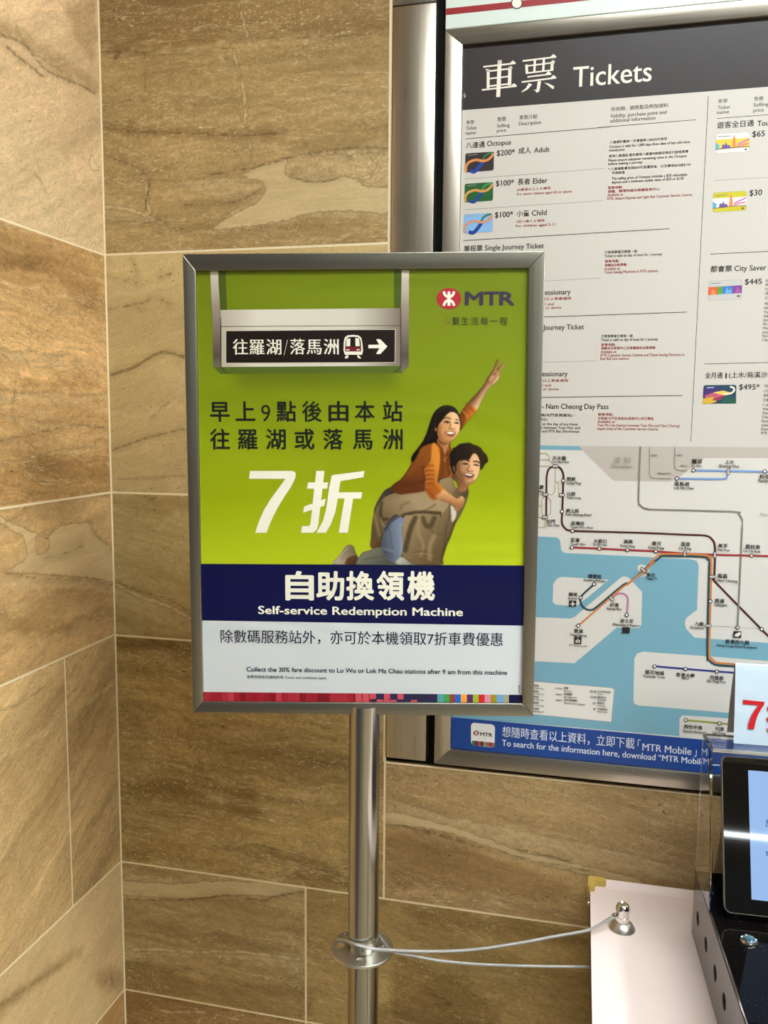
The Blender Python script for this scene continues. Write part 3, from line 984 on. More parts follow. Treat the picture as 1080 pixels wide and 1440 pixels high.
for k, b, x0, x1, y in [
    (R2, '八達通於最後一次增值後1,000日內有效', 78, 441, 370), (R2, 'Octopus is valid for 1,000 days from date of last add-value', 75, 584, 398), (R2, 'transaction', 73, 172, 420),
    (R2, '使用八達通前,請先確保八達通內餘額足夠支付該程車費', 72, 574, 458), (R2, 'Please ensure adequate remaining value in the Octopus', 70, 563, 484), (R2, 'before making a journey', 69, 285, 506),
    (R2, '* 八達通售價包括$50可退還按金、以及最低$50或$150', 68, 588, 540), (R2, '可用餘值', 92, 173, 564), (R2, 'The selling price of Octopus includes a $50 refundable', 90, 567, 599), (R2, 'deposit and a minimum usable value of $50 or $150', 90, 545, 622),
    (R3, '只限發票當日乘搭一程', 496, 701, 121), (R3, 'Ticket is valid on day of issue for 1 journey', 495, 859, 144), (R3, '只限發票當日乘搭一程', 475, 673, 652), (R3, 'Ticket is valid on day of issue for 1 journey', 473, 833, 674),
    (R3, '屯馬綫(屯門至南昌站) -', 40, 308, 1150), (R3, '港鐵巴士(西北)', 0, 134, 1177), (R3, 'travel on the day of purchase', 36, 325, 1205), (R3, 'stations between Tuen Mun and', 30, 341, 1228), (R3, 'Rail and MTR Bus (Northwest', 62, 336, 1251)]:
    sh.t(k, b, x0, x1, y, BLK, 18, 0.020)
for k, b, x0, x1, y in [
    (R1, '65歲或以上人士適用', 427, 656, 730), (R1, 'For senior citizens aged 65 or above', 427, 804, 760), (R1, '3至11歲人士適用', 422, 614, 950), (R1, 'For children aged 3-11', 420, 691, 980),
    (R2, '發售地點:', 66, 160, 658), (R2, '港鐵、機場快綫及輕鐵客務中心', 65, 395, 682), (R2, 'Available at:', 63, 164, 703), (R2, 'MTR, Airport Express and Light Rail Customer Service Centres', 62, 599, 727),
    (R3, '發售地點:', 497, 590, 178), (R3, '港鐵各站售票機', 495, 634, 203), (R3, 'Available at:', 493, 594, 225), (R3, 'Ticket Issuing Machines in MTR stations', 493, 833, 247),
    (R3, '3至11歲及65歲或以上長者適用', -80, 283, 420), (R3, '3 - 11 and', 64, 173, 449), (R3, 'aged 65 or above', 30, 221, 473),
    (R3, '發售地點:', 473, 566, 706), (R3, '港鐵各站客務中心及東鐵綫各站售票機', 472, 816, 728), (R3, 'Available at:', 471, 571, 750), (R3, 'MTR Customer Service Centres and Ticket Issuing Machines in', 470, 999, 772), (R3, 'East Rail Line stations', 469, 649, 793),
    (R3, '3至11歲及65歲或以上長者適用', -100, 263, 933), (R3, '3 - 11 and', 48, 155, 961), (R3, 'aged 65 or above', 12, 204, 985),
    (R3, '發售地點:', 453, 551, 1146), (R3, '屯馬綫(屯門至南昌站)客務中心非付費區', 452, 806, 1171), (R3, 'Available at:', 451, 563, 1191), (R3, 'Tuen Ma Line (stations between Tuen Mun and Nam Cheong)', 450, 970, 1213), (R3, 'unpaid areas of the Customer Service Centres', 449, 834, 1235)]:
    sh.t(k, b, x0, x1, y, RED, 18, 0.020)
for i, (b, y) in enumerate(zip(['於指定月份內', '由港島至九龍', '(全程40次)', '(適用於市區)', '不適用於', '40 single journeys', 'Island, Kowloon', 'Tsuen Wan', 'Admiralty Line', '(stations of', 'Ma On Shan', 'West Kowloon', 'journeys to', 'North Point', 'Class fares'],
                         [320, 346, 375, 404, 438, 474, 502, 531, 558, 585, 612, 639, 666, 692, 719])):
    sh.t(R4, b, 849 - i * 1.9, 849 - i * 1.9 + len(b) * (19 if is_cjk(b) else 11), y, BLK, 18, 0.018)
for i, (b, y) in enumerate(zip(['可於有效期內', '(上水/烏溪沙)', '馬場及東涌', '及東鐵綫', '1 calendar month', 'the stations', 'Sheung Shui', 'Class travel', 'Racecourse', '(stations of', 'East Rail Line', 'MTR network'],
                         [1030, 1062, 1094, 1125, 1156, 1184, 1212, 1239, 1266, 1293, 1320, 1347])):
    sh.t(R4, b, 837 - i * 1.9, 837 - i * 1.9 + len(b) * (19 if is_cjk(b) else 11), y, BLK, 18, 0.018)
for k, a, b, w, c in [(R1, (73, 370), (1080, 286), 0.8, BLK), (R2, (0, 268), (625, 218), 0.8, BLK), (R1, (65, 648), (1028, 574), 0.6, GRY), (R1, (60, 860), (1022, 796), 0.6, GRY), (R1, (58, 1072), (1480, 990), 0.9, BLK),
                      (R2, (757, 210), (1280, 172), 0.8, BLK), (R2, (740, 602), (1280, 573), 0.6, GRY), (R2, (715, 1068), (1280, 1042), 0.9, BLK),
                      (R3, (40, 298), (468, 275), 0.6, GRY), (R3, (-200, 532), (1015, 490), 0.9, BLK), (R3, (0, 810), (442, 799), 0.6, GRY), (R3, (-200, 1034), (988, 1018), 0.9, BLK),
                      (R4, (475, 132), (1000, 106), 0.8, BLK), (R4, (433, 873), (1000, 860), 0.8, BLK)]:
    sh.line(k([a, b]), w, c, 2)
sh.line([R2([(702, 68)])[0], R4([(343, 1395)])[0]], 0.8, BLK, 2)
sheet = sh.done('ticket_sheet', board)
sheet['label'] = 'white sheet of ticket prices and descriptions'

hd = Print(PB)
hz = 1.9985
hd.poly_l([(xl, hz), (xr, hz), (xr, IZ1 - .0005), (xl, IZ1 - .0005)], (52, 47, 46), 2)
hb = hd.done('header_band', sheet); hb['label'] = 'charcoal band across the top of the sheet'
hd = Print(PB)
HC = (234, 226, 210)
K7 = crop(540, 0, 4.154)


def hbar(a, b, w=9, foot=True, lv=3):
    hd.line(K7([a, b]), w / 4.154, HC, lv)
    if foot:
        x, y = b
        hd.poly(K7([(x - 36, y + 4), (x - 14, y - 17), (x + 3, y - 3), (x + 2, y + 4)]), HC, lv + 1)


def vbar(a, b, w):
    hd.line(K7([a, b]), w / 4.154, HC, 4)


hbar((580, 391), (767, 370)); hbar((598, 418), (742, 401), 9, False); hbar((606, 461), (735, 446), 8, False); hbar((604, 505), (742, 489), 9, False); hbar((572, 526), (773, 503))
vbar((609, 408), (608, 516), 17); vbar((736, 392), (733, 500), 20); vbar((676, 352), (667, 567), 23)
hd.poly(K7([(592, 404), (612, 404), (618, 420), (600, 420)]), HC, 4); hd.poly(K7([(722, 402), (740, 384), (752, 396), (744, 408)]), HC, 4); hd.poly(K7([(664, 352), (682, 352), (690, 362), (680, 372), (664, 372)]), HC, 4)
hbar((810, 357), (1004, 333)); hbar((826, 387), (984, 367), 8, False); hbar((830, 428), (984, 410), 8, False); hbar((838, 450), (975, 433), 8); hbar((804, 480), (1004, 455))
vbar((832, 378), (836, 432), 15); vbar((984, 358), (980, 414), 18); vbar((882, 350), (878, 424), 13); vbar((934, 344), (930, 418), 13); vbar((908, 474), (900, 528), 19)
hd.poly(K7([(970, 368), (988, 350), (1000, 362), (990, 376)]), HC, 4); hd.poly(K7([(908, 520), (906, 536), (890, 542), (886, 532), (874, 526), (892, 524)]), HC, 4)
hd.poly(K7([(846, 486), (866, 494), (840, 522), (806, 540), (804, 536), (830, 514)]), HC, 4); hd.poly(K7([(936, 484), (960, 488), (992, 504), (994, 518), (984, 520), (962, 502)]), HC, 4)
hd.text('Tickets', 805.7, 915.5, 122.8, (232, 224, 208), 3, 30, 0.008)
hd.line([(653.5, 131), (653.5, 137.5)], 1.0, (170, 168, 160), 3); hd.line([(651.5, 133), (653.5, 137.5), (655.5, 134)], 0.8, (170, 168, 160), 3)
hh = hd.done('heading', sheet); hh['label'] = 'cream heading in Chinese and English on the charcoal band'


def ticket_card(k, q, base, parts, label):
    pr = Print(PB)
    c = k(q)

    def at(s, t_):
        a = np.array(c[0]) * (1 - s) * (1 - t_) + np.array(c[1]) * s * (1 - t_) + np.array(c[2]) * s * t_ + np.array(c[3]) * (1 - s) * t_
        return tuple(a)
    # rounded outline
    out = []
    for cx, cy, a0 in ((.07, .1, 180), (.93, .1, 270), (.93, .9, 0), (.07, .9, 90)):
        for kx in range(5):
            th = math.radians(a0 + 90 * kx / 4)
            out.append(at(cx + .07 * math.cos(th), cy + .1 * math.sin(th)))
    pr.poly(out, (150, 144, 134), 2)
    out2 = [(c_ + (np.array(out).mean(0) - c_) * 0.02) for c_ in np.array(out)]
    pr.poly([tuple(p) for p in out2], base, 3)
    for kind, pts, col, w, lv in parts:
        pts = [at(*p) for p in pts]
        if kind == 'p':
            pr.poly(pts, col, lv)
        else:
            pr.line(pts, w, col, lv, 6)
    o = pr.done('ticket_picture', sheet)
    o['label'] = label


def ribbon(c1, c2, c3):
    """the looping ribbon printed on a stored value card"""
    return [('s', [(.05, .95), (.03, .72), (.14, .48), (.38, .38), (.6, .46), (.78, .42), (.92, .25), (.97, .1)], c1, 3.4, 5),
            ('s', [(.18, .92), (.34, .98), (.50, .74), (.62, .48)], c3, 5.0, 4),
            ('s', [(.60, .46), (.66, .24), (.80, .10), (.95, .06)], c2, 3.0, 4),
            ('s', [(.09, .12), (.42, .10)], (150, 150, 140), .7, 4)]


ticket_card(R1, [(70, 470), (270, 457), (267, 588), (68, 603)], (52, 46, 46), ribbon((214, 138, 76), (46, 108, 62), (38, 66, 150)), 'dark card with orange, green and blue loop')
ticket_card(R1, [(65, 680), (265, 667), (262, 797), (63, 810)], (38, 92, 50), ribbon((206, 150, 80), (66, 140, 76), (36, 72, 130)), 'green card with orange and blue loop')
ticket_card(R1, [(60, 890), (260, 882), (258, 1012), (58, 1025)], (132, 178, 220), ribbon((206, 142, 110), (52, 120, 92), (36, 62, 140)), 'light blue card with loop')


def skyline(strip):
    return [('p', [(0, .30), (1, .30), (1, .74), (0, .80)], strip, 0, 4), ('p', [(0, .45), (.12, .6), (.08, .8), (0, .8)], (88, 168, 196), 0, 5),
            ('p', [(.18, .76), (.2, .55), (.27, .6), (.3, .45), (.34, .6), (.42, .62), (.46, .76)], (110, 84, 150), 0, 5),
            ('p', [(.48, .76), (.50, .35), (.54, .08), (.58, .35), (.60, .76)], (222, 138, 70), 0, 6),
            ('s', [(.64, .60), (.78, .50), (.98, .36)], (190, 110, 170), 2.2, 5), ('s', [(.62, .70), (.8, .62), (.98, .58)], (206, 120, 130), 2.2, 5),
            ('s', [(0, .80), (.4, .76), (1, .74)], (112, 82, 70), .9, 6), ('s', [(.86, .88), (.92, .88)], (120, 60, 60), 2.5, 6), ('s', [(.06, .16), (.42, .15)], (120, 112, 100), .9, 6)]


ticket_card(R2, [(750, 307), (965, 295), (962, 420), (747, 433)], (228, 224, 216), skyline((216, 196, 70)), 'white card with yellow skyline strip')
ticket_card(R2, [(733, 680), (945, 667), (942, 792), (730, 805)], (200, 190, 48), skyline((226, 224, 226)), 'yellow card with white skyline strip')
strip = [('p', [(0, .32), (.27, .31), (.27, .71), (0, .72)], (214, 96, 56), 0, 4), ('p', [(.27, .31), (.42, .31), (.42, .70), (.27, .71)], (96, 156, 60), 0, 4),
         ('p', [(.42, .31), (.72, .30), (.72, .70), (.42, .70)], (66, 122, 190), 0, 4), ('p', [(.72, .30), (1, .29), (1, .69), (.72, .70)], (124, 72, 150), 0, 4),
         ('p', [(.08, .70), (.10, .45), (.2, .50), (.22, .70)], (226, 140, 80), 0, 5), ('p', [(.5, .68), (.55, .36), (.62, .55), (.68, .40), (.70, .68)], (110, 170, 220), 0, 5),
         ('p', [(.80, .68), (.84, .38), (.94, .45), (.95, .66)], (170, 90, 160), 0, 5), ('s', [(.07, .14), (.36, .13)], (110, 104, 100), .9, 4), ('s', [(.86, .84), (.95, .84)], (80, 74, 72), 2.4, 4)]
ticket_card(R4, [(463, 313), (690, 303), (685, 435), (458, 445)], (196, 192, 188), strip, 'grey card with rainbow strip')
swirl = [('p', [(0, .2), (.5, .1), (.4, .5), (0, .6)], (66, 52, 110), 0, 4), ('p', [(.05, .55), (.4, .35), (.75, .5), (.5, .8), (.1, .85)], (186, 92, 116), 0, 5), ('p', [(0, .72), (.3, .62), (.42, .9), (.2, 1), (0, 1)], (210, 170, 60), 0, 6),
         ('p', [(.3, .40), (.6, .30), (.9, .45), (.6, .55)], (222, 190, 90), 0, 6), ('s', [(.62, .50), (.82, .46), (.93, .30), (.90, .16), (.8, .10)], (232, 226, 200), 2.6, 7), ('p', [(.55, .7), (.8, .6), (1, .75), (1, 1), (.6, 1)], (38, 92, 78), 0, 5),
         ('s', [(.3, .78), (.5, .70), (.66, .55)], (140, 44, 70), 3, 6), ('s', [(.10, .15), (.32, .13)], (200, 200, 220), 1.2, 7)]
ticket_card(R4, [(428, 1015), (652, 1013), (648, 1140), (423, 1143)], (40, 66, 92), swirl, 'dark card with swirl of gold and pink')

# ------------------------------------------------------------------ railway map sheet
M1, M2, M3, M4 = crop(740, 620, 5.144), crop(900, 620, 4.361), crop(800, 900, 3.857), crop(620, 900, 4.5)
LAND, SEA, SZG = (212, 208, 199), (118, 166, 182), (186, 176, 166)
mp = TicketPrint(PB)
mp.poly_l([(xl, IZ0 + .0005), (xr, IZ0 + .0005), (xr, zm), (xl, zm)], LAND, 1)
mp.poly(M1([(-560, 18), (385, 38), (405, 68), (-560, 52)]), SEA, 2)
mp.poly(M1([(385, 38), (930, 40)]) + M2([(900, 40), (900, 106), (400, 105), (372, 118), (230, 232), (180, 250), (0, 247)]) + M1([(926, 292), (640, 290), (618, 278), (405, 68)]), SZG, 2)
# the sea south of the mainland, then the islands on it
mp.poly(M1([(-560, 660), (60, 690), (215, 697), (238, 708), (247, 730), (252, 785), (272, 810), (926, 842)]) + M2([(5, 712), (310, 725), (345, 735), (360, 762), (350, 1035), (285, 1085), (275, 1112), (282, 1152), (335, 1206), (800, 1240), (1200, 1266)])
        + M3([(1500, 600), (1080, 562), (0, 470)]) + M4([(-600, 430)]), SEA, 2)
mp.poly(M1([(195, 1035), (225, 995), (255, 983), (597, 1004), (440, 1135), (362, 1195), (215, 1185), (192, 1165)]), LAND, 3)
mp.poly(M1([(-560, 1250), (318, 1285), (348, 1274), (680, 992), (705, 980), (738, 986), (838, 1092), (832, 1330), (815, 1355), (655, 1350)]) + M4([(845, 147), (-300, 80)]), LAND, 3)
mp.poly(M1([(806, 905), (826, 893), (890, 905), (926, 915)]) + M2([(55, 765), (58, 805), (0, 835)]) + M1([(880, 975), (840, 958), (806, 935)]), LAND, 3)
mp.poly(M2([(60, 1296), (410, 1320), (785, 1350), (1100, 1372)]) + M3([(1300, 425), (870, 395), (375, 354), (355, 345), (350, 325), (355, 100), (372, 72), (405, 62)]), LAND, 3)
mp.poly(M3([(598, 545), (600, 425), (615, 408), (870, 425), (1300, 462), (1300, 600)]), LAND, 3)
mp.poly(M4([(-60, 208), (1082, 300), (1100, 310), (1080, 520), (-60, 410)]), (150, 148, 142), 3)
mp.poly(M4([(-60, 211), (1080, 303), (1096, 312), (1077, 517), (-60, 407)]), (222, 218, 208), 4)
sea = mp.done('map_sheet', board)
sea['label'] = 'railway map with blue sea and pale land'

LV = 6
RAIL = [
    ((70, 30, 28), 2.6, M1([(145, 552), (147, 300), (150, 245), (165, 203), (198, 183), (225, 184), (254, 205), (270, 250), (268, 300), (262, 510), (258, 585), (278, 628), (335, 650)]) + M1([(600, 658), (900, 667)]) + M2([(300, 576), (400, 580), (440, 602), (460, 650), (457, 800), (455, 845), (478, 882), (785, 1195), (900, 1310)]), 3),
    ((156, 40, 48), 2.6, M1([(330, 770), (529, 778), (732, 789), (900, 796)]) + M2([(97, 677), (275, 690), (458, 698), (683, 703), (1000, 712)]), 0),
    ((44, 74, 82), 2.8, M1([(492, 1035), (398, 1122), (392, 1150), (404, 1190), (430, 1214), (470, 1222), (515, 1196), (700, 1042), (745, 1026), (845, 938), (920, 868)]) + M2([(60, 765), (118, 718), (150, 706), (385, 711), (415, 728), (424, 765), (412, 1290), (424, 1340), (450, 1366), (490, 1376), (640, 1386)]), 3),
    ((206, 128, 70), 2.4, M1([(377, 1335), (700, 1056), (730, 1040), (845, 945), (924, 874)]) + M2([(60, 750), (112, 702), (150, 692), (385, 698), (425, 718), (438, 762), (425, 1285), (438, 1330), (462, 1354), (500, 1362), (640, 1372)]), 3),
    ((190, 112, 160), 2.6, M1([(620, 1138), (655, 1110), (688, 1103), (718, 1114), (735, 1148), (728, 1258)]), 4),
    ((130, 124, 114), 2.4, M1([(826, 40), (812, 420), (822, 460), (850, 485), (895, 494)]) + M2([(50, 420), (560, 433), (605, 448), (628, 490), (626, 540), (598, 1143)]), 2),
    ((116, 152, 204), 2.6, M2([(326, 180), (541, 184), (785, 189), (1000, 194)]), 0), ((116, 152, 204), 2.6, M2([(228, 230), (500, 233), (530, 222), (543, 190)]), 3),
    ((48, 50, 130), 2.8, M3([(465, 142), (632, 156), (802, 170), (1100, 192)]), 0), ((150, 150, 52), 2.4, M3([(634, 433), (817, 450), (1100, 474)]), 0),
    ((150, 142, 132), 1.1, M2([(60, 38), (57, 190), (64, 215), (85, 228), (190, 231)]), 2), ((150, 142, 132), 1.1, M2([(215, 38), (212, 145), (218, 168), (238, 179), (290, 181)]), 2),
    ((110, 104, 98), 0.6, M2([(428, 1132), (598, 1143), (745, 1153)]), 0)]
for q in ([(-100, 80), (145, 91), (164, 108), (168, 140), (208, 180)], [(-100, 128), (166, 137)], [(-100, 178), (208, 183)], [(212, 185), (207, 365), (190, 388), (-100, 385)], [(212, 294), (228, 297), (234, 310), (234, 375), (258, 390)],
          [(140, 388), (113, 428), (112, 520), (135, 552)], [(145, 390), (179, 430), (178, 520), (140, 552), (-100, 548)], [(138, 556), (136, 625), (-60, 632)], [(112, 470), (-60, 468)]):
    RAIL.append(((172, 158, 108), 0.8, M1(q), 0))
for i, (c, w, q, s) in enumerate(RAIL):
    ln = TicketPrint(PB)
    if c == (110, 104, 98):
        ln.line(q, w, c, LV, dash=2.2)
    else:
        ln.line(q, w, c, LV + (i % 4), s)
    ln.done('railway_line', sea)
for k, pts in ((M1, [(268, 287), (260, 510), (335, 650), (331, 770), (529, 778), (732, 788), (492, 1035), (394, 1133), (377, 1335), (727, 1258)]),
               (M2, [(327, 180), (226, 230), (764, 187), (97, 677), (683, 703), (431, 983), (598, 1143), (746, 1153)]), (M3, [(465, 142), (632, 156), (802, 170), (634, 433), (817, 450)])):
    for p in k(pts):
        st = TicketPrint(PB); st.ring(p[0], p[1], 2.9, 11); st.done('station_mark', sea)
for k, p, d in ((M1, (212, 182), (1.8, 0)), (M1, (140, 387), (1.8, 0)), (M1, (258, 391), (1.8, 0)), (M1, (135, 552), (1.8, 0)), (M1, (618, 1140), (1.6, 1.6)), (M1, (845, 932), (1.6, 1.6)),
                (M2, (541, 188), (0, 2.2)), (M2, (275, 690), (0, 2.2)), (M2, (458, 698), (0, 2.2)), (M2, (443, 832), (2.2, 0)), (M2, (418, 1132), (2.2, 0))):
    q = k([p])[0]
    st = TicketPrint(PB); st.pill(q[0], q[1], d[0], d[1], 2.5, 11); st.done('station_mark', sea)
nm = TicketPrint(PB)
CH = (34, 30, 29)
for k, zh, a0, a1, ay, en, b0, b1, by in [
    (M1, '天水圍', 190, 286, 138, 'Tin Shui Wai', 189, 308, 158), (M1, '朗屏', 294, 356, 289, 'Long Ping', 293, 396, 311), (M1, '元朗', 293, 353, 396, 'Yuen Long', 293, 396, 416), (M1, '錦上路', 288, 381, 516, 'Kam Sheung Road', 287, 471, 537),
    (M1, '荃灣西', 325, 419, 608, 'Tsuen Wan West', 323, 484, 629), (M1, '荃灣', 322, 385, 729, 'Tsuen Wan', 322, 428, 750), (M1, '大窩口', 488, 581, 736, 'Tai Wo Hau', 477, 586, 754), (M1, '葵興', 705, 769, 741, 'Kwai Hing', 682, 786, 765),
    (M1, '兆康', 62, 126, 347, 'Siu Hong', 40, 126, 370), (M1, '屯門', 145, 208, 596, 'Tuen Mun', 145, 243, 615), (M1, '博覽館', 447, 543, 991, 'AsiaWorld-Expo', 413, 576, 1012), (M1, '機場', 308, 369, 1121, 'Airport', 301, 371, 1142),
    (M1, '欣澳', 605, 669, 1197, 'Sunny Bay', 583, 691, 1218), (M1, '迪士尼', 680, 774, 1311, 'Disneyland Resort', 630, 819, 1332), (M1, '東涌', 345, 408, 1386, 'Tung Chung', 315, 437, 1407),
    (M2, '羅湖', 318, 378, 138, 'Lo Wu', 318, 376, 160), (M2, '上水', 520, 576, 141, 'Sheung Shui', 485, 606, 161), (M2, '落馬洲', 210, 299, 275, 'Lok Ma Chau', 208, 329, 294), (M2, '粉嶺', 732, 796, 232, 'Fanling', 725, 798, 252),
    (M2, '葵芳', 73, 130, 641, 'Kwai Fong', 52, 146, 659), (M2, '荔景', 250, 306, 644, 'Lai King', 240, 313, 664), (M2, '美孚', 478, 536, 654, 'Mei Foo', 475, 548, 674), (M2, '荔枝角', 645, 733, 660, 'Lai Chi Kok', 633, 738, 680),
    (M2, '青衣', 38, 93, 832, 'Tsing Yi', 35, 103, 847), (M2, '南昌', 475, 533, 839, 'Nam Cheong', 472, 596, 860), (M2, '奧運', 457, 516, 991, 'Olympic', 455, 533, 1009), (M2, '九龍', 335, 389, 1130, 'Kowloon', 310, 391, 1148),
    (M2, '香港西九龍', 522, 669, 1239, 'Hong Kong West Kowloon', 470, 716, 1257),
    (M3, '堅尼地城', 415, 516, 182, 'Kennedy Town', 405, 521, 198), (M3, '香港大學', 581, 682, 196, 'HKU', 612, 649, 211), (M3, '西營盤', 763, 839, 211, 'Sai Ying Pun', 748, 850, 226), (M3, '海怡半島', 622, 723, 476, 'South Horizons', 620, 746, 496), (M3, '利東', 793, 841, 488, 'Lei Tung', 780, 849, 506)]:
    nm.text(zh, *mapx(k, a0, a1, ay)[:2], mapx(k, a0, a1, ay)[2], CH, 14, None, 0.022)
    nm.text(en, *mapx(k, b0, b1, by)[:2], mapx(k, b0, b1, by)[2], CH, 14, None, 0.024)
nm.text('深 圳', *mapx(M1, 632, 752, 162), (150, 142, 132), 14, 9, 0.006)
nm.text('Shenzhen', *mapx(M1, 616, 767, 193), (150, 142, 132), 14, 5, 0.006)
nm.text('New Territories', *mapx(M2, 732, 960, 462), (140, 136, 128), 14, 5.4, 0.0, 0.2)
for q in ([(72, 85), (108, 87)], [(228, 83), (262, 85)], [(108, 195), (190, 197)], [(250, 148), (292, 150)]):
    nm.line(M2(q), 2.0, (168, 158, 148), 14)
# pictograms: aeroplane, cable car, train; the theme park square is left blank
nm.poly(M1([(311, 1152), (363, 1154), (361, 1198), (309, 1196)]), (40, 36, 34), 14)
nm.poly(M1([(334, 1158), (340, 1158), (341, 1170), (357, 1181), (357, 1184), (341, 1180), (340, 1188), (345, 1193), (345, 1195), (337, 1193), (329, 1195), (329, 1193), (334, 1188), (333, 1180), (316, 1183), (316, 1180), (333, 1170)]), (226, 222, 212), 15)
nm.poly(M1([(696, 1344), (750, 1347), (748, 1391), (694, 1388)]), (40, 36, 34), 14)
nm.poly(M4([(846, -24), (891, -22), (889, 23), (844, 21)]), (40, 36, 34), 14)
nm.poly(M4([(854, -2), (880, -1), (879, 15), (853, 14)]), (226, 222, 212), 15); nm.poly(M4([(858, 2), (876, 3), (875, 9), (857, 8)]), (40, 36, 34), 16); nm.line(M4([(867, -16), (867, -1)]), 0.6, (226, 222, 212), 15)
nm.text('昂坪 Ngong Ping 360', *mapx(M4, 810, 926, 35), CH, 14, 2.6, 0.012)
nm.poly(M2([(573, 1164), (621, 1167), (619, 1207), (571, 1204)]), (40, 36, 34), 14)
nm.poly(M2([(577, 1196), (584, 1182), (602, 1174), (616, 1172), (616, 1186), (600, 1200)]), (226, 222, 212), 15)
# map key
for zh, en, y in (('東鐵綫', 'East Rail Line', 290), ('觀塘綫', 'Kwun Tong Line', 326), ('荃灣綫', 'Tsuen Wan Line', 362), ('港島綫', 'Island Line', 398), ('將軍澳綫', 'Tseung Kwan O', 436)):
    nm.text(zh, *mapx(M4, 565, 620, y), CH, 14, 3.0, 0.012); nm.text(en, *mapx(M4, 565, 652, y + 14), CH, 14, 2.2, 0.012)
for zh, en, z1, e1, y in (('輕鐵', 'Light Rail', 806, 828, 308), ('高速鐵路', 'High Speed Rail', 833, 861, 345), ('深圳地鐵網絡', 'Shenzhen Metro Network', 863, 914, 383)):
    nm.text(zh, *mapx(M4, 778, z1, y), CH, 14, 3.2, 0.012); nm.text(en, *mapx(M4, 778, e1, y + 17), CH, 14, 2.4, 0.012)
for y, c in ((303, (184, 150, 100)), (341, (130, 124, 114)), (378, (150, 142, 132))):
    nm.line(M4([(728, y - 1), (768, y + 2)]), 1.4, c, 14)
for zh, en, z1, e1, y in (('已公布車站位置', 'Proposed station', 1073, 1025, 330), ('轉綫車站', 'Interchange', 1046, 1046, 366), ('轉車站', 'Interchange', 1035, 1045, 402), ('已規劃車站', 'Proposed station', 1055, 1052, 440)):
    nm.text(zh, *mapx(M4, 990, z1, y), CH, 14, 3.2, 0.012); nm.text(en, *mapx(M4, 990, e1, y + 14), CH, 14, 2.2, 0.012)
for p in ((952, 322), (976, 324), (952, 358), (976, 360), (970, 397)):
    q = M4([p])[0]; nm.ring(q[0], q[1], 1.6, 14, w=0.7)
q = M4([(972, 434)])[0]; nm.disc(q[0], q[1], 1.2, CH, 14)
nm.line(M4([(957, 322), (971, 323)]), 0.5, CH, 14); nm.line(M4([(957, 358), (971, 359)]), 0.5, CH, 14)
nm.line(M3([(790, 514), (1000, 524)]), 0.4, CH, 14)
o = nm.done('station_name_print', sea); o['label'] = 'small station names in Chinese and English'

ft = TicketPrint(PB)
ze = IZ0 + .0008
zb2 = PB.loc(*M3([(700, 536)])[0])[1]
ft.poly_l([(xl, ze), (xr, ze), (xr, zb2), (xl, zb2)], (26, 66, 138), 15)
foot = ft.done('footer_band', sea); foot['label'] = 'blue band with white writing along the foot of the map'
ft = TicketPrint(PB)
WB = (214, 220, 228)
zh1 = M4([(388, 608)])[0]; zh2 = M3([(362, 578)])[0]
ft.text('想隨時查看以上資料，立即下載', zh1[0], zh2[0] - 1, zh1[1], WB, 17, 14.5, 0.004)
ft.text('「', *mapx(M3, 372, 386, 588), WB, 17, 13, 0.004)
ft.text('MTR Mobile', *mapx(M3, 398, 664, 596), WB, 17, 10.5, 0.010)
ft.text('」', *mapx(M3, 677, 691, 628), WB, 17, 13, 0.004)
e1 = M4([(387, 666)])[0]; e2 = M3([(487, 640)])[0]
ft.text('To search for the information here, download', e1[0], e2[0] - 4, e1[1], WB, 17, 9, 0.014)
ft.text('“MTR Mobile”', *mapx(M3, 484, 754, 651), WB, 17, 9, 0.014)
o = ft.done('footer_lettering', sea); o['label'] = 'white writing on the blue band'


def rail_emblem(pr, cx, cy, rx, ry, disc_c, mark_c, lv):
    pr.disc(cx, cy, rx, disc_c, lv, ry, 40)
    s, v = rx / 17.5, ry / 15.0
    pr.poly([(cx - 1.9 * s, cy - 10 * v), (cx + 1.9 * s, cy - 10 * v), (cx + 1.9 * s, cy + 10 * v), (cx - 1.9 * s, cy + 10 * v)], mark_c, lv + 1)
    for sg in (-1, 1):
        pr.line([(cx - 7.4 * s, cy + sg * 10 * v), (cx - 6.0 * s, cy + sg * 6.2 * v), (cx - 3.2 * s, cy + sg * 3.2 * v), (cx, cy + sg * 2.2 * v), (cx + 3.2 * s, cy + sg * 3.2 * v), (cx + 6.0 * s, cy + sg * 6.2 * v), (cx + 7.4 * s, cy + sg * 10 * v)], 3.6 * s, mark_c, lv + 2, 5)


ic = TicketPrint(PB)
ic.poly(M4([(191, 545), (194, 530), (208, 521), (322, 531), (337, 539), (343, 554), (341, 655), (336, 670), (322, 676), (212, 664), (198, 657), (192, 642)]), (226, 224, 218), 17)
for i, c in enumerate([(70, 110, 70), (60, 60, 80), (170, 60, 80), (96, 40, 40), (120, 150, 70), (170, 90, 120), (150, 40, 48), (140, 110, 70)]):
    x = 198 + i * 18
    ic.poly(M4([(x, 633 + i * 1.9), (x + 18, 634.7 + i * 1.9), (x + 18, 664 + i * 1.6), (x, 662 + i * 1.6)]), c, 18)
ec = M4([(224, 586)])[0]
rail_emblem(ic, ec[0], ec[1], 4.0, 3.6, (130, 44, 48), (230, 226, 218), 18)
ic.text('MTR', *mapx(M4, 250, 326, 603), (52, 46, 48), 18, 5.2, 0.03)
o = ic.done('app_icon_print', sea); o['label'] = 'white square app icon on the blue band'

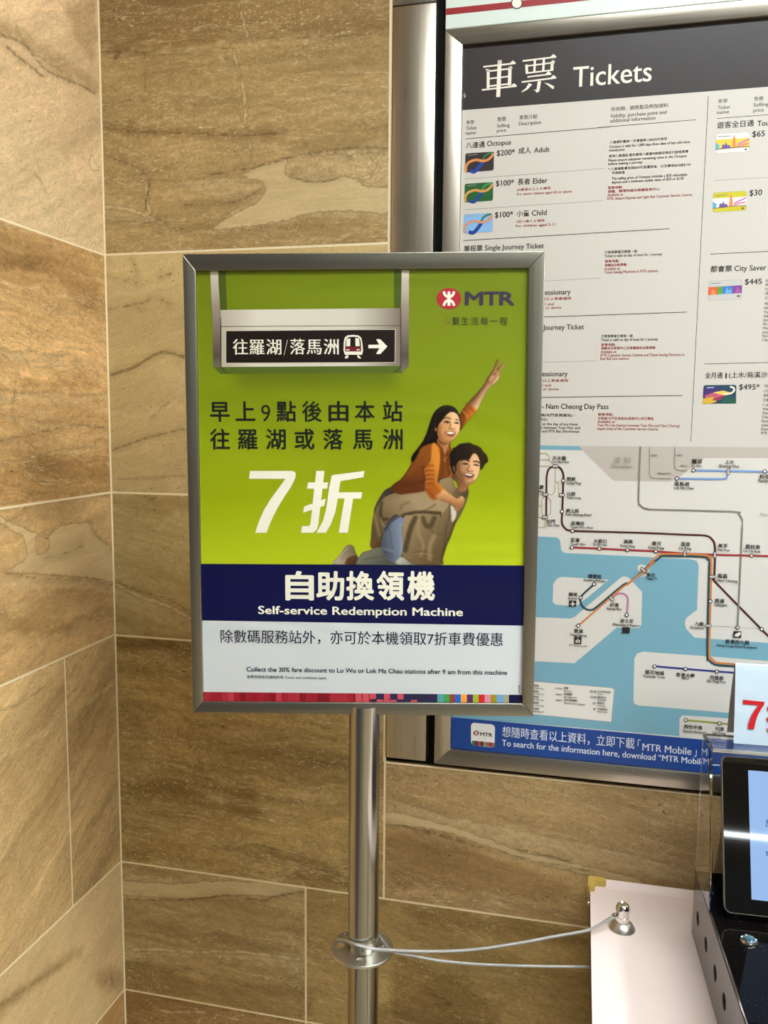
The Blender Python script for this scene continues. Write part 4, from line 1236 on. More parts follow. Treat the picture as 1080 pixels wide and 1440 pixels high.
# ------------------------------------------------------------------ panel above the notice board
up = thing('route_strip_panel', 'pale panel with a dark red line above the ticket notice board', 'information panel', (1.19, 0, 2.123))
bm = bmesh.new(); box(bm, FX0 - .0005, FX1, -0.003, 0.0305, 2.1232, 2.615, 0.0008, 1)
finish('panel', bm, plain('pale_panel', rgb(212, 224, 214), 0.35), up)
PU = Plane((0, -0.0032, 0), (1, 0, 0), (0, 0, 1))
pr = Print(PU)
z0 = PU.loc(628, 21)[1]; z1 = PU.loc(628, 12)[1]
pr.poly_l([(FX0, z0), (FX1 - .002, z0), (FX1 - .002, z1), (FX0, z1)], (150, 36, 40), 1)
pr.ring(726.8, 4.6, 8.2, 2, (236, 230, 216), (32, 26, 26), 1.4)
o = pr.done('route_line_print', up); o['label'] = 'dark red line with a white station circle'

# ------------------------------------------------------------------ poster stand
SY, SP, SR = 0.19717928, 0.00546009, -0.00536692
SCN = np.array([0.57131953, -0.33, 1.4083631])
cy_, sy_ = math.cos(SY), math.sin(SY)


def sax(v):
    cr_, sr_ = math.cos(SR), math.sin(SR); v = np.array([cr_ * v[0] + sr_ * v[2], v[1], -sr_ * v[0] + cr_ * v[2]])
    ct, s_ = math.cos(SP), math.sin(SP); v = np.array([v[0], v[1] * ct - v[2] * s_, v[1] * s_ + v[2] * ct])
    return np.array([v[0] * cy_ - v[1] * sy_, v[0] * sy_ + v[1] * cy_, v[2]])


SU, SV = sax(np.array([1., 0, 0])), sax(np.array([0, 0, 1.]))
PF = Plane(SCN, SU, SV)                                   # front of the frame
PS = Plane(SCN - PF.n * 0.0045, SU, SV)                   # the paper in the frame
POLE_Y = -0.313
pc0, pc1 = hit(511.5, 1010, 1, POLE_Y), hit(511.5, 1420, 1, POLE_Y)
PX = float((pc0[0] + pc1[0]) / 2)
stand = thing('poster_stand', 'free-standing green poster in a steel frame on a steel pole', 'poster stand', (PX, POLE_Y, 0))

outer = [PF.loc(*p) for p in ((256.5, 357), (767, 353), (750, 1008), (271, 1002))]
inner = [PF.loc(*p) for p in ((275, 380.5), (743.5, 376.5), (734.5, 989.5), (285.5, 987))]
MF = PF.matrix()
for i in range(4):
    j = (i + 1) % 4
    q = [outer[i], outer[j], inner[j], inner[i]]
    bm = bmesh.new()
    a = [bm.verts.new((p[0], p[1], -0.026)) for p in q]; b = [bm.verts.new((p[0], p[1], 0)) for p in q]
    bm.faces.new(a[::-1]); bm.faces.new(b)
    for k in range(4):
        bm.faces.new((a[k], a[(k + 1) % 4], b[(k + 1) % 4], b[k]))
    bmesh.ops.recalc_face_normals(bm, faces=bm.faces[:])
    bmesh.ops.bevel(bm, geom=bm.edges[:], offset=0.0011, segments=3, affect='EDGES', profile=0.5)
    finish('frame_rail', bm, M_FRAME_H if i in (0, 2) else M_FRAME_V, stand, MF, smooth=True)
bm = bmesh.new(); box(bm, -.222, .222, -.296, .296, -0.026, -0.008)
finish('back_board', bm, plain('frame_back_board', rgb(60, 58, 54), 0.6), stand, MF)
bm = bmesh.new()
lathe(bm, [(0.0, 0.02), (0.0215, 0.02), (0.0215, 1.112), (0.0, 1.112)], PX, POLE_Y, 64)
finish('pole', bm, M_STEEL_POLE, stand, smooth=True)
FLZ = float(hit(508, 1333, 1, POLE_Y)[2])
bm = plate([circle_pts(0, 0, 0.0440, 72)] + [circle_pts(.0325 * math.cos(a), .0325 * math.sin(a), .0074, 24) for a in (math.radians(281), math.radians(187), math.radians(8), math.radians(97))] , 0.004, 0.0006)
fl = finish('flange', bm, M_SATIN, stand, Matrix.Translation((PX - 0.0015, POLE_Y, FLZ)))
bm = bmesh.new(); lathe(bm, [(0.0214, FLZ - .003), (0.0218, FLZ - .003), (0.0218, FLZ + .0032), (0.0214, FLZ + .0036)], PX, POLE_Y, 64)
finish('weld_collar', bm, M_STEEL_POLE, stand, smooth=True)
bm = bmesh.new(); lathe(bm, [(0, 0), (0.17, 0), (0.17, 0.008), (0.164, 0.012), (0.03, 0.02), (0, 0.02)], PX, POLE_Y, 64)
finish('base_plate', bm, M_STEEL_POLE, stand, smooth=True)

# poster paper
t = NT('poster_green_print')
tc = t.add('TexCoord').outputs['Object']
sp = t.add('SeparateXYZ'); t.link(tc, sp.inputs[0])
fz = t.math('ADD', t.math('MULTIPLY_ADD', sp.outputs['Y'], -1.70, 0.49), t.math('MULTIPLY_ADD', t.noise(t.mapped(tc, (3, 7, 1)), 1.0, 2), 0.10, -0.05))
col = t.ramp(fz, [(0.0, rgb(108, 122, 22)), (0.28, rgb(124, 140, 18)), (0.52, rgb(154, 169, 14)), (0.76, rgb(196, 210, 36)), (1.0, rgb(214, 226, 62))])  # printed gradient, with some of the light's falloff mixed into the greens
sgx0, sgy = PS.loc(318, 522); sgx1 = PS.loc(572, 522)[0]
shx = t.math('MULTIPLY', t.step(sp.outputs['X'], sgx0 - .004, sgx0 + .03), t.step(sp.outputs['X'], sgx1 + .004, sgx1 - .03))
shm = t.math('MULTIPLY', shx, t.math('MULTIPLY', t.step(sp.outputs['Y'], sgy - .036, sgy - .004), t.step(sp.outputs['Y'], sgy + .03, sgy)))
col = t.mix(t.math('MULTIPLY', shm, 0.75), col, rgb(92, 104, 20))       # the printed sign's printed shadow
poster_gloss(t)
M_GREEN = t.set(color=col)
ps = Print(PS, 'poster')
iq = [PS.loc(*p) for p in ((275, 380.5), (743.5, 376.5), (734.5, 989.5), (285.5, 987))]
ex = 0.004
ps.poly_l([(iq[0][0] - ex, iq[0][1] + ex), (iq[1][0] + ex, iq[1][1] + ex), (iq[2][0] + ex, iq[2][1] - ex), (iq[3][0] - ex, iq[3][1] - ex)], M_GREEN, 0)
ps.poly([(278, 872.5), (742, 879.5), (742, 1000), (278, 1000)], (208, 212, 211), 1)
poster = ps.done('poster', stand)
poster['label'] = 'green poster sheet with white foot'
nb = Print(PS, 'poster')
nb.poly([(278, 792.8), (742, 795.2), (742, 879.8), (278, 872.3)], (12, 16, 66), 2)
band = nb.done('title_band', poster); band['label'] = 'dark navy band across the poster'
tx = Print(PS, 'poster')
CW = (240, 236, 214)
tx.spread('自助換領機', [421.5, 464.5, 506.5, 549, 592], 842.5, 38, CW, 4, 0.030, 37)
tx.text('Self-service Redemption Machine', 363.5, 650.5, 863.0, CW, 4, 11.6, 0.022)
o = tx.done('title_lettering', poster); o['label'] = 'cream title in Chinese and English on the navy band'
# headline
hl = Print(PS, 'poster')
P1 = crop(250, 340, 3.6)
DK = (30, 34, 26)
hl.spread('早上9點後由本站', [x / 3.6 + 250 for x in (214, 343, 446, 550, 680, 814, 947, 1088)], 592.5, 28, DK, 2, 0.020)
hl.spread('往羅湖或落馬洲', [x / 3.6 + 250 for x in (215, 355, 497, 642, 787, 936, 1088)], 631.5, 28, DK, 2, 0.020)
o = hl.done('headline', poster); o['label'] = 'two lines of black Chinese writing on the green'
dc = Print(PS, 'poster')
P3 = crop(250, 620, 3.6)
dc.poly(P3([(366, 152), (575, 152), (592, 156), (598, 168), (594, 190), (575, 230), (540, 282), (508, 335), (482, 385), (462, 430), (450, 465), (392, 465), (408, 415), (435, 352), (470, 295), (510, 240), (545, 192), (360, 192)]), CW, 2)
dc.poly(P3([(660, 210), (761, 210), (756, 242), (654, 242)]), CW, 2)
dc.poly(P3([(701, 152), (743, 152), (712, 420), (704, 448), (686, 465), (624, 465), (629, 431), (662, 431), (671, 422)]), CW, 3)
dc.poly(P3([(640, 332), (749, 292), (742, 328), (634, 364)]), CW, 2)
dc.poly(P3([(779, 176), (790, 172), (945, 152), (940, 184), (824, 204), (815, 260), (933, 260), (928, 292), (888, 292), (861, 465), (815, 465), (844, 292), (810, 292), (798, 360), (776, 420), (750, 465), (702, 465), (735, 405), (752, 340), (766, 240)]), CW, 2)
o = dc.done('discount_lettering', poster); o['label'] = 'large slanted cream seven and Chinese sign'
ftx = Print(PS, 'poster')
NV = (26, 28, 52)
ftx.text('除數碼服務站外，亦可於本機領取7折車費優惠', 310.5, 707, 903.5, NV, 3, 18, 0.006)
o = ftx.done('foot_lettering', poster); o['label'] = 'line of dark Chinese writing on the white foot'
ftx = Print(PS, 'poster')
ftx.text('Collect the 30% fare discount to Lo Wu or Lok Ma Chau stations after 9 am from this machine', 347, 713, 944.0, NV, 3, 6.6, 0.022)
o = ftx.done('foot_lettering', poster); o['label'] = 'small dark English line on the white foot'
ftx = Print(PS, 'poster')
ftx.text('優惠受條款及細則約束 Terms and conditions apply', 347, 459, 953.8, (60, 60, 64), 3, 4.4, 0.008)
o = ftx.done('foot_lettering', poster); o['label'] = 'tiny grey lines of terms on the white foot'
ftx = Print(PS, 'poster')
for k in range(7):
    ftx.line([(728.8, 964 + k * 1.6), (731, 964 + k * 1.6)], 0.8, (70, 70, 72), 3)
o = ftx.done('printer_imprint', poster); o['label'] = 'tiny upright imprint at the right edge'
# strip of coloured blocks along the bottom
cs = Print(PS, 'poster')
rnd = random.Random(3)


def blk(x0, x1, y0, y1, c, lv):
    def yy(x, t_):
        top = 973.0 + (x - 287) * (977.0 - 973.0) / 448; bot = 985.6 + (x - 287) * (992.0 - 985.6) / 448
        return top + (bot - top) * t_
    cs.poly([(x0, yy(x0, y0)), (x1, yy(x1, y0)), (x1, yy(x1, y1)), (x0, yy(x0, y1))], c, lv)


blk(282, 526, 0, 1.3, (158, 30, 44), 2)
for x in np.arange(287, 520, 8.4):
    c = rnd.choice([(150, 26, 40), (172, 44, 56), (186, 60, 70), (132, 20, 36), (160, 32, 46)])
    blk(x + .3, x + 8.1, 0.02, 1.3, c, 3)
blk(520, 616, 0, 1.3, (44, 38, 72), 2)
for x, y0, y1 in ((500, 0, 1.3), (510, 0, 1.3), (520, 0, .55), (540, 0, .55), (559, 0, .55), (530, .6, 1.3), (539.5, .6, 1.3), (549, .6, 1.3), (578, .6, 1.3)):
    blk(x, x + 8.6, y0, y1, (206, 82, 92), 4)
for x0, x1, c in ((615, 624, (88, 158, 158)), (624, 632, (66, 156, 78)), (632, 640, (140, 70, 46)), (640, 648, (34, 100, 200)), (648, 656.5, (244, 164, 56)), (656.5, 665, (90, 42, 100)), (665, 673, (156, 180, 44)), (673, 681.5, (206, 38, 42)),
                  (681.5, 690, (216, 136, 158)), (690, 698.5, (158, 140, 32)), (698.5, 707.5, (104, 160, 208)), (707.5, 715.5, (158, 156, 124)), (715.5, 742, (14, 16, 58))):
    blk(x0, x1, 0, 1.3, c, 4)
o = cs.done('colour_strip', poster); o['label'] = 'strip of small coloured blocks along the bottom'
# emblem, letters and motto
em = Print(PS, 'poster')
rail_emblem(em, 631.3, 420.0, 17.3, 15.0, (172, 46, 54), CW, 2)
em.text('M', 654.6, 678.5, 428.8, (62, 52, 70), 3, 19.2, 0.028)
em.text('T', 681.2, 700.6, 428.8, (62, 52, 70), 3, 19.2, 0.028)
em.text('R', 703.0, 722.6, 428.8, (62, 52, 70), 3, 19.2, 0.028)
em.spread('繫生活每一程', [641, 654, 667.5, 681, 694.5, 708], 457.0, 11, (58, 62, 34), 3, 0.004)
em.spread('心', [628.5], 456.0, 9.5, (140, 80, 50), 3, 0.0)
o = em.done('emblem_print', poster); o['label'] = 'dark red oval emblem with letters and a motto'
# the hanging direction sign printed on the poster
sg = Print(PS, 'poster')
A5, A6 = crop(295, 375, 7.2), crop(440, 375, 7.2)


def grad_ink(name, stops, axis, scale, off):
    t = NT(name); tc = t.add('TexCoord').outputs['Object']
    sp = t.add('SeparateXYZ'); t.link(tc, sp.inputs[0])
    f = t.math('MULTIPLY_ADD', sp.outputs[axis], scale, off)
    poster_gloss(t)
    return t.set(color=t.ramp(f, stops))


G1 = grad_ink('printed_metal_bar', [(0, rgb(168, 156, 136)), (0.25, rgb(214, 206, 188)), (0.75, rgb(206, 198, 180)), (1, rgb(120, 106, 92))], 'X', 4.0, 0.80)
G2 = grad_ink('printed_metal_post', [(0, rgb(150, 140, 122)), (0.3, rgb(84, 72, 66)), (0.7, rgb(150, 136, 120)), (1, rgb(206, 196, 176))], 'Y', 6.5, -0.85)
DG = (72, 88, 30)
sg.poly(A5([(85, 45), (160, 45), (175, 440), (110, 440)]), DG, 1); sg.poly(A6([(822, 35), (900, 35), (890, 420), (822, 420)]), DG, 1)
sg.poly(A5([(35, 1015), (110, 1085), (180, 1085)]) + A6([(820, 1076), (905, 1076), (972, 1005)]), (84, 100, 36), 1)
sg.poly(A5([(5, 45), (86, 45), (88, 160), (98, 330), (108, 520), (108, 1015), (35, 1015), (30, 560), (14, 300)]), G2, 2)
sg.poly(A6([(899, 35), (974, 35), (970, 1008), (899, 1074), (893, 1010), (893, 420)]), G2, 2)
sg.poly(A5([(108, 438)]) + A6([(886, 420), (886, 594)]) + A5([(118, 604)]), G1, 2)
sg.poly(A5([(118, 608)]) + A6([(886, 598), (886, 1004)]) + A5([(120, 1016)]), G1, 2)
sg.line(A5([(118, 606)]) + A6([(886, 596)]), 0.7, (60, 50, 42), 3)
sg.line(A5([(112, 520), (116, 1018), (178, 1082)]), 0.9, (52, 46, 36), 3); sg.line(A6([(890, 420), (892, 1012), (828, 1074)]), 0.9, (52, 46, 36), 3)
sg.poly(A5([(166, 648)]) + A6([(838, 634), (832, 970)]) + A5([(164, 978)]), (222, 212, 192), 3)
sg.poly(A5([(168, 652)]) + A6([(832, 638), (828, 966)]) + A5([(167, 974)]), (32, 24, 20), 4)
sg.spread('往羅湖', [295 + x / 7.2 for x in (312, 480, 650)], 375 + 890 / 7.2, 21.5, (234, 228, 208), 5, 0.014)
sg.line(A5([(752, 898), (788, 742)]), 0.6, (234, 228, 208), 5)
sg.spread('落馬洲', [295 + 890 / 7.2, 440 + 13 / 7.2, 440 + 186 / 7.2], 375 + 887 / 7.2, 21.5, (234, 228, 208), 5, 0.014)
# train front
sg.poly(A6([(312, 770), (322, 720), (350, 696), (405, 690), (460, 696), (490, 720), (500, 770), (508, 850), (498, 892), (325, 892), (310, 850)]), (234, 228, 208), 5)
sg.poly(A6([(330, 770), (338, 730), (358, 714), (405, 710), (455, 714), (478, 730), (486, 770), (490, 858), (326, 858)]), (32, 24, 20), 6)
sg.poly(A6([(330, 812), (488, 812), (490, 858), (326, 858)]), (110, 30, 36), 7)
for q in ([(342, 728), (380, 728), (378, 806), (336, 806)], [(430, 724), (468, 726), (476, 804), (432, 806)], [(336, 838), (372, 836), (372, 848), (336, 848)], [(444, 836), (478, 836), (478, 848), (442, 848)], [(336, 898), (362, 898), (356, 928), (322, 928)], [(446, 898), (466, 898), (492, 930), (460, 928)]):
    sg.poly(A6(q), (234, 228, 208), 8)
sg.poly(A6([(562, 792), (672, 790), (640, 735), (680, 734), (755, 808), (684, 884), (640, 884), (674, 826), (562, 826)]), (234, 228, 208), 5)
o = sg.done('direction_sign_print', poster); o['label'] = 'picture of a black hanging direction sign with train and arrow'


# the printed photograph of the couple: painted point by point on a fine grid
class Canvas:
    def __init__(self, x0, y0, x1, y1, ss):
        self.x0, self.y0, self.ss = x0, y0, ss
        self.w, self.h = int((x1 - x0) * ss) + 1, int((y1 - y0) * ss) + 1
        self.c = np.zeros((self.h, self.w, 3)); self.a = np.zeros((self.h, self.w))
        self.X, self.Y = np.meshgrid(x0 + np.arange(self.w) / ss, y0 + np.arange(self.h) / ss)
        self.nz = np.random.RandomState(5).rand(self.h, self.w)

    def blur(self, m, r):
        r = int(round(r))
        if r < 1:
            return m
        for _ in range(2):
            for ax in (0, 1):
                p = np.concatenate([np.repeat(m.take([0], ax), r, ax), m, np.repeat(m.take([-1], ax), r, ax)], ax)
                cs_ = np.cumsum(p, ax); cs_ = np.concatenate([np.zeros_like(cs_.take([0], ax)), cs_], ax)
                n = m.shape[ax]
                m = (cs_.take(range(2 * r + 1, 2 * r + 1 + n), ax) - cs_.take(range(0, n), ax)) / (2 * r + 1)
        return m

    def mask(self, pts, smooth=True):
        p = catmull(pts, True, 6) if smooth else pts
        P = np.stack([self.X.ravel(), self.Y.ravel()], 1)
        q = np.array(p)
        bb = (P[:, 0] > q[:, 0].min()) & (P[:, 0] < q[:, 0].max()) & (P[:, 1] > q[:, 1].min()) & (P[:, 1] < q[:, 1].max())
        m = np.zeros(len(P)); m[bb] = inside(P[bb], p)
        return m.reshape(self.h, self.w)

    def put(self, m, col, add):
        col = np.array(col, float) / 255
        self.over(m, col, add)

    def over(self, m, col, add):
        base = self.a * (1 - m)
        if add:
            tot = base + m
            w = np.where(tot > 1e-6, m / np.maximum(tot, 1e-6), 0)[..., None]
            self.c = self.c * (1 - w) + col * w
            self.a = tot
        else:
            self.c = self.c * (1 - m[..., None]) + col * m[..., None]

    def shape(self, k, pts, col, col2=None, ga=None, gb=None, soft=1, smooth=True):
        """filled outline; col fades to col2 from point ga to gb"""
        m = self.blur(self.mask(k(pts), smooth), soft)
        if col2 is None:
            self.put(m, col, True)
        else:
            a, b = k([ga, gb]); d = np.array(b) - np.array(a)
            f = np.clip(((self.X - a[0]) * d[0] + (self.Y - a[1]) * d[1]) / (d @ d), 0, 1)[..., None]
            cc = (np.array(col) * (1 - f) + np.array(col2) * f) / 255
            self.over(m, cc, True)
        return m

    def stroke(self, k, pts, w, col, alpha=0.6, soft=1, clip=None):
        p = [np.array(q) for q in catmull(k(pts), False, 6)]
        P = np.stack([self.X.ravel(), self.Y.ravel()], 1)
        q = np.array(p); pad = w + 2
        bb = (P[:, 0] > q[:, 0].min() - pad) & (P[:, 0] < q[:, 0].max() + pad) & (P[:, 1] > q[:, 1].min() - pad) & (P[:, 1] < q[:, 1].max() + pad)
        d = np.full(len(P), 99.0)
        sub = P[bb]; dd = np.full(len(sub), 99.0)
        for a, b in zip(p, p[1:]):
            dd = np.minimum(dd, seg_dist(sub, a, b))
        d[bb] = dd
        m = np.clip((w / 2 - d) * self.ss + 0.5, 0, 1).reshape(self.h, self.w)
        m = self.blur(m, soft) * alpha
        if clip is not None:
            m = m * clip
        self.put(m, col, False)


cv = Canvas(468, 502, 712, 796, 2.0)
KA, KB, KC, KD = crop(570, 560, 8.308), crop(510, 640, 6.353), crop(630, 490, 10.8), crop(465, 740, 9.0)
# dark underpainting so that no background shows between them
cv.shape(KB, [(330, 250), (200, 350), (130, 560), (110, 760), (180, 830), (250, 900), (330, 960), (480, 970), (640, 900), (760, 700), (820, 420), (760, 240), (640, 60), (560, 100)], (70, 50, 28), soft=0)
cv.shape(KA, [(400, 300), (330, 480), (330, 620), (440, 720), (560, 900), (640, 1000), (690, 960), (600, 780), (545, 620), (525, 520), (560, 420)], (92, 50, 20), soft=0)
# her far hip and the shoe
cv.shape(KB, [(345, 225), (250, 285), (195, 318), (140, 400), (105, 480), (112, 520), (200, 420), (300, 350), (430, 310), (540, 290), (520, 240)], (74, 68, 52), (40, 36, 28), (150, 330), (400, 330))
cv.shape(KD, [(15, 475), (60, 425), (110, 370), (160, 300), (200, 250), (255, 236), (292, 265), (310, 320), (325, 370), (240, 395), (200, 440), (195, 480)], (176, 160, 132), (120, 104, 82), (90, 380), (300, 330))
cv.stroke(KD, [(60, 440), (130, 360), (215, 270)], 1.0, (206, 190, 160), .5)
cv.stroke(KD, [(150, 420), (190, 340), (260, 300)], 1.2, (110, 94, 72), .4)
cv.shape(KD, [(190, 482), (197, 430), (215, 400), (260, 382), (335, 372), (345, 482)], (112, 76, 42), (78, 50, 28), (220, 390), (300, 480))
# man's shirt
ms = cv.shape(KB, [(365, 560), (450, 528), (600, 440), (670, 300), (690, 225), (740, 205), (790, 200), (830, 290), (880, 320), (938, 290), (940, 365), (905, 470), (860, 560), (830, 610), (790, 720), (755, 800), (738, 850), (715, 930), (702, 980), (480, 980), (430, 955), (345, 885), (350, 800)], (164, 140, 100), (108, 86, 52), (420, 500), (760, 760))
cv.stroke(KB, [(470, 560), (430, 650), (400, 760), (380, 850)], 7, (70, 54, 30), .75, 2, ms)
cv.stroke(KB, [(540, 560), (560, 620), (600, 640), (640, 560)], 6, (72, 56, 32), .7, 2, ms)
cv.stroke(KB, [(500, 580), (500, 700), (540, 800), (520, 900)], 4, (172, 146, 104), .5, 2, ms)
cv.stroke(KB, [(660, 560), (630, 620), (620, 690), (720, 700), (740, 600)], 1.0, (86, 66, 38), .7, 1, ms)
cv.stroke(KB, [(450, 870), (540, 860), (640, 890)], 1.6, (92, 72, 42), .6, 1, ms)
cv.stroke(KB, [(460, 880), (550, 880), (640, 905)], 1.4, (176, 150, 108), .4, 1, ms)
cv.stroke(KB, [(640, 720), (600, 820), (600, 930)], 6, (186, 162, 116), .5, 3, ms)
cv.stroke(KB, [(780, 440), (770, 560), (745, 680), (730, 800), (700, 960)], 1.2, (66, 50, 28), .7, 1, ms)
cv.stroke(KB, [(830, 590), (800, 690), (760, 790), (720, 910)], 5, (70, 54, 30), .6, 2, ms)
cv.shape(KB, [(790, 450), (835, 500), (830, 560), (800, 600), (792, 540)], (206, 196, 172), soft=1)
cv.shape(KB, [(800, 350), (850, 290), (890, 330), (935, 290), (940, 360), (910, 380), (860, 370), (830, 400)], (120, 98, 64), (90, 70, 42), (830, 320), (920, 360), soft=1)
# man's sleeve
sl = cv.shape(KB, [(545, 285), (440, 300), (330, 328), (215, 366), (165, 410), (120, 480), (98, 540), (82, 640), (78, 720), (70, 800), (90, 832), (168, 822), (162, 745), (190, 680), (228, 590), (290, 532), (345, 545), (440, 526), (560, 522), (690, 532), (770, 440), (720, 410), (620, 370), (575, 320)], (166, 142, 102), (96, 76, 44), (420, 380), (120, 700))
cv.stroke(KB, [(540, 310), (420, 330), (300, 360), (210, 400)], 7, (134, 112, 74), .6, 3, sl)
cv.stroke(KB, [(170, 420), (160, 500), (170, 570), (220, 570)], 4, (66, 50, 28), .8, 2, sl)
cv.stroke(KB, [(110, 540), (130, 640), (150, 720)], 4, (172, 146, 104), .45, 2, sl)
cv.stroke(KB, [(160, 560), (180, 620), (200, 640)], 2, (186, 160, 118), .5, 1, sl)
cv.stroke(KB, [(340, 480), (360, 440), (420, 420)], 3, (100, 80, 46), .5, 2, sl)
cv.stroke(KB, [(360, 540), (450, 518), (560, 512), (690, 520)], 5, (64, 48, 26), .85, 2, sl)
cv.stroke(KB, [(540, 500), (600, 470), (650, 440)], 3, (92, 72, 42), .55, 2, sl)
cv.stroke(KB, [(560, 480), (640, 430), (680, 440)], 2.4, (176, 150, 108), .45, 2, sl)
cv.stroke(KB, [(690, 515), (700, 550)], 1.6, (60, 44, 24), .7, 1)
cv.shape(KB, [(74, 780), (70, 808), (92, 832), (168, 824), (165, 775), (120, 770)], (118, 80, 44), (84, 54, 28), (80, 780), (160, 820))
# her jeans
lg = cv.shape(KB, [(0, 980), (-60, 975), (-10, 880), (60, 850), (95, 836), (170, 822), (240, 850), (330, 890), (345, 930), (310, 980)], (118, 118, 98), (86, 88, 76), (60, 860), (200, 970))
th = cv.shape(KB, [(215, 610), (262, 572), (310, 545), (368, 570), (352, 640), (352, 720), (356, 800), (346, 880), (320, 935), (285, 962), (230, 930), (175, 860), (165, 800), (178, 720), (192, 670)], (80, 88, 98), (126, 138, 160), (180, 760), (330, 740))
cv.stroke(KB, [(350, 620), (358, 760), (345, 900), (300, 960)], 3.4, (176, 182, 186), .5, 2, np.maximum(th, lg))
cv.stroke(KB, [(235, 640), (255, 760), (270, 850)], 0.9, (60, 66, 80), .7, 1, th)
cv.stroke(KB, [(190, 860), (240, 880), (270, 895)], 1.2, (52, 56, 62), .7, 1)
cv.stroke(KB, [(180, 835), (240, 850), (285, 860)], 1.0, (168, 172, 176), .6, 1)
cv.stroke(KB, [(200, 885), (240, 910), (270, 925)], 1.0, (54, 58, 62), .6, 1)
cv.stroke(KB, [(330, 540), (250, 590), (200, 670)], 4, (46, 46, 46), .7, 2, th)
cv.stroke(KB, [(0, 935), (100, 915), (200, 900)], 0.9, (58, 60, 54), .7, 1, lg)
cv.shape(KB, [(300, 970), (345, 910), (400, 940), (440, 980)], (188, 184, 164), (146, 146, 132), (340, 930), (420, 980))
# raised arm
cv.shape(KC, [(300, 830), (400, 722), (500, 605), (560, 525), (592, 478), (645, 560), (600, 625), (555, 700), (500, 805), (436, 938), (360, 890)], (118, 74, 42), (214, 166, 120), (400, 720), (500, 790))
cv.stroke(KC, [(575, 545), (480, 660), (370, 800)], 2.4, (98, 58, 32), .55, 2)
hd_ = cv.shape(KC, [(585, 486), (640, 392), (690, 322), (735, 330), (772, 345), (782, 400), (772, 450), (730, 505), (645, 566)], (120, 72, 40), (226, 172, 128), (620, 420), (740, 480))
cv.shape(KC, [(688, 325), (716, 250), (742, 176), (752, 170), (766, 178), (756, 240), (742, 300), (738, 330), (715, 345)], (110, 66, 36), (210, 160, 110), (705, 270), (760, 290))
cv.shape(KC, [(735, 345), (762, 300), (815, 255), (858, 216), (872, 222), (868, 240), (830, 290), (792, 335), (770, 350)], (112, 66, 36), (220, 166, 112), (780, 280), (820, 310))
cv.stroke(KC, [(680, 405), (720, 380), (775, 372)], 1.0, (128, 74, 46), .8, 1); cv.stroke(KC, [(690, 420), (705, 400), (730, 395)], 1.2, (90, 46, 28), .7, 1)
cv.stroke(KC, [(720, 430), (755, 415), (778, 405)], 1.0, (128, 74, 46), .8, 1); cv.stroke(KC, [(650, 530), (700, 470), (740, 430)], 2.0, (150, 92, 58), .5, 2)
cv.stroke(KC, [(640, 480), (660, 440), (690, 415)], 3, (236, 190, 150), .6, 2)
sv = cv.shape(KC, [(300, 826), (250, 890), (210, 945), (175, 1030), (180, 1120), (196, 1226), (245, 1170), (310, 1085), (390, 1000), (436, 942), (372, 880)], (128, 62, 18), (216, 122, 30), (230, 950), (380, 1010))
cv.stroke(KC, [(220, 940), (260, 985), (310, 1030)], 1.6, (206, 130, 60), .7, 1, sv); cv.stroke(KC, [(310, 860), (350, 910), (400, 970)], 1.6, (110, 50, 14), .6, 1, sv)
cv.stroke(KC, [(225, 1010), (240, 1080), (215, 1190)], 3, (108, 48, 14), .6, 2, sv); cv.stroke(KC, [(280, 1000), (290, 1060)], 2, (224, 140, 60), .5, 1, sv)
# her top
tp = cv.shape(KA, [(300, 522), (235, 545), (172, 575), (130, 650), (72, 760), (0, 880), (-70, 960), (-140, 1010), (-175, 1065), (-80, 1120), (60, 1110), (230, 1080), (300, 1010), (385, 940), (480, 925), (545, 915), (550, 860), (520, 800), (530, 700), (520, 590), (530, 510), (490, 580), (465, 655), (430, 610), (380, 545)], (156, 84, 20), (104, 50, 14), (260, 620), (40, 1020))
cv.stroke(KA, [(300, 550), (220, 620), (140, 760), (40, 900)], 6, (142, 76, 24), .5, 3, tp)
cv.stroke(KA, [(-120, 1040), (0, 1010), (120, 990), (230, 960)], 5, (92, 42, 12), .6, 3, tp)
cv.stroke(KA, [(-60, 960), (60, 930), (180, 860)], 4, (120, 58, 16), .6, 3, tp)
cv.stroke(KA, [(210, 810), (230, 900), (225, 1000), (260, 1080)], 5, (86, 40, 12), .6, 2, tp)
cv.stroke(KA, [(420, 640), (440, 760), (420, 900)], 7, (112, 56, 14), .7, 3, tp)
cv.stroke(KA, [(500, 640), (500, 760), (520, 880)], 6, (98, 46, 12), .7, 3, tp)
cv.stroke(KA, [(480, 690), (450, 720), (470, 740)], 2, (200, 120, 40), .7, 1)
cv.stroke(KA, [(520, 800), (545, 880), (520, 920)], 2.2, (206, 126, 40), .7, 1)
fs = cv.shape(KA, [(320, 525), (360, 540), (395, 590), (405, 700), (395, 820), (380, 930), (385, 985), (440, 1040), (480, 1090), (430, 1130), (340, 1190), (260, 1130), (225, 1040), (235, 930), (220, 830), (290, 740), (310, 640)], (176, 92, 22), (226, 140, 40), (250, 850), (380, 800))
cv.stroke(KA, [(310, 550), (308, 640), (312, 740)], 1.2, (226, 150, 64), .8, 1)
for y in (760, 820, 870, 920, 970):
    cv.stroke(KA, [(225, y + 20), (270, y), (320, y + 8)], 1.1, (222, 150, 70), .6, 1, fs); cv.stroke(KA, [(225, y + 36), (280, y + 20), (330, y + 26)], 2.0, (116, 54, 12), .5, 1, fs)
cv.stroke(KA, [(240, 1060), (300, 1120), (330, 1160)], 4, (130, 64, 14), .5, 2, fs); cv.stroke(KA, [(330, 1010), (370, 1060), (400, 1090)], 2.0, (150, 80, 18), .6, 1, fs)
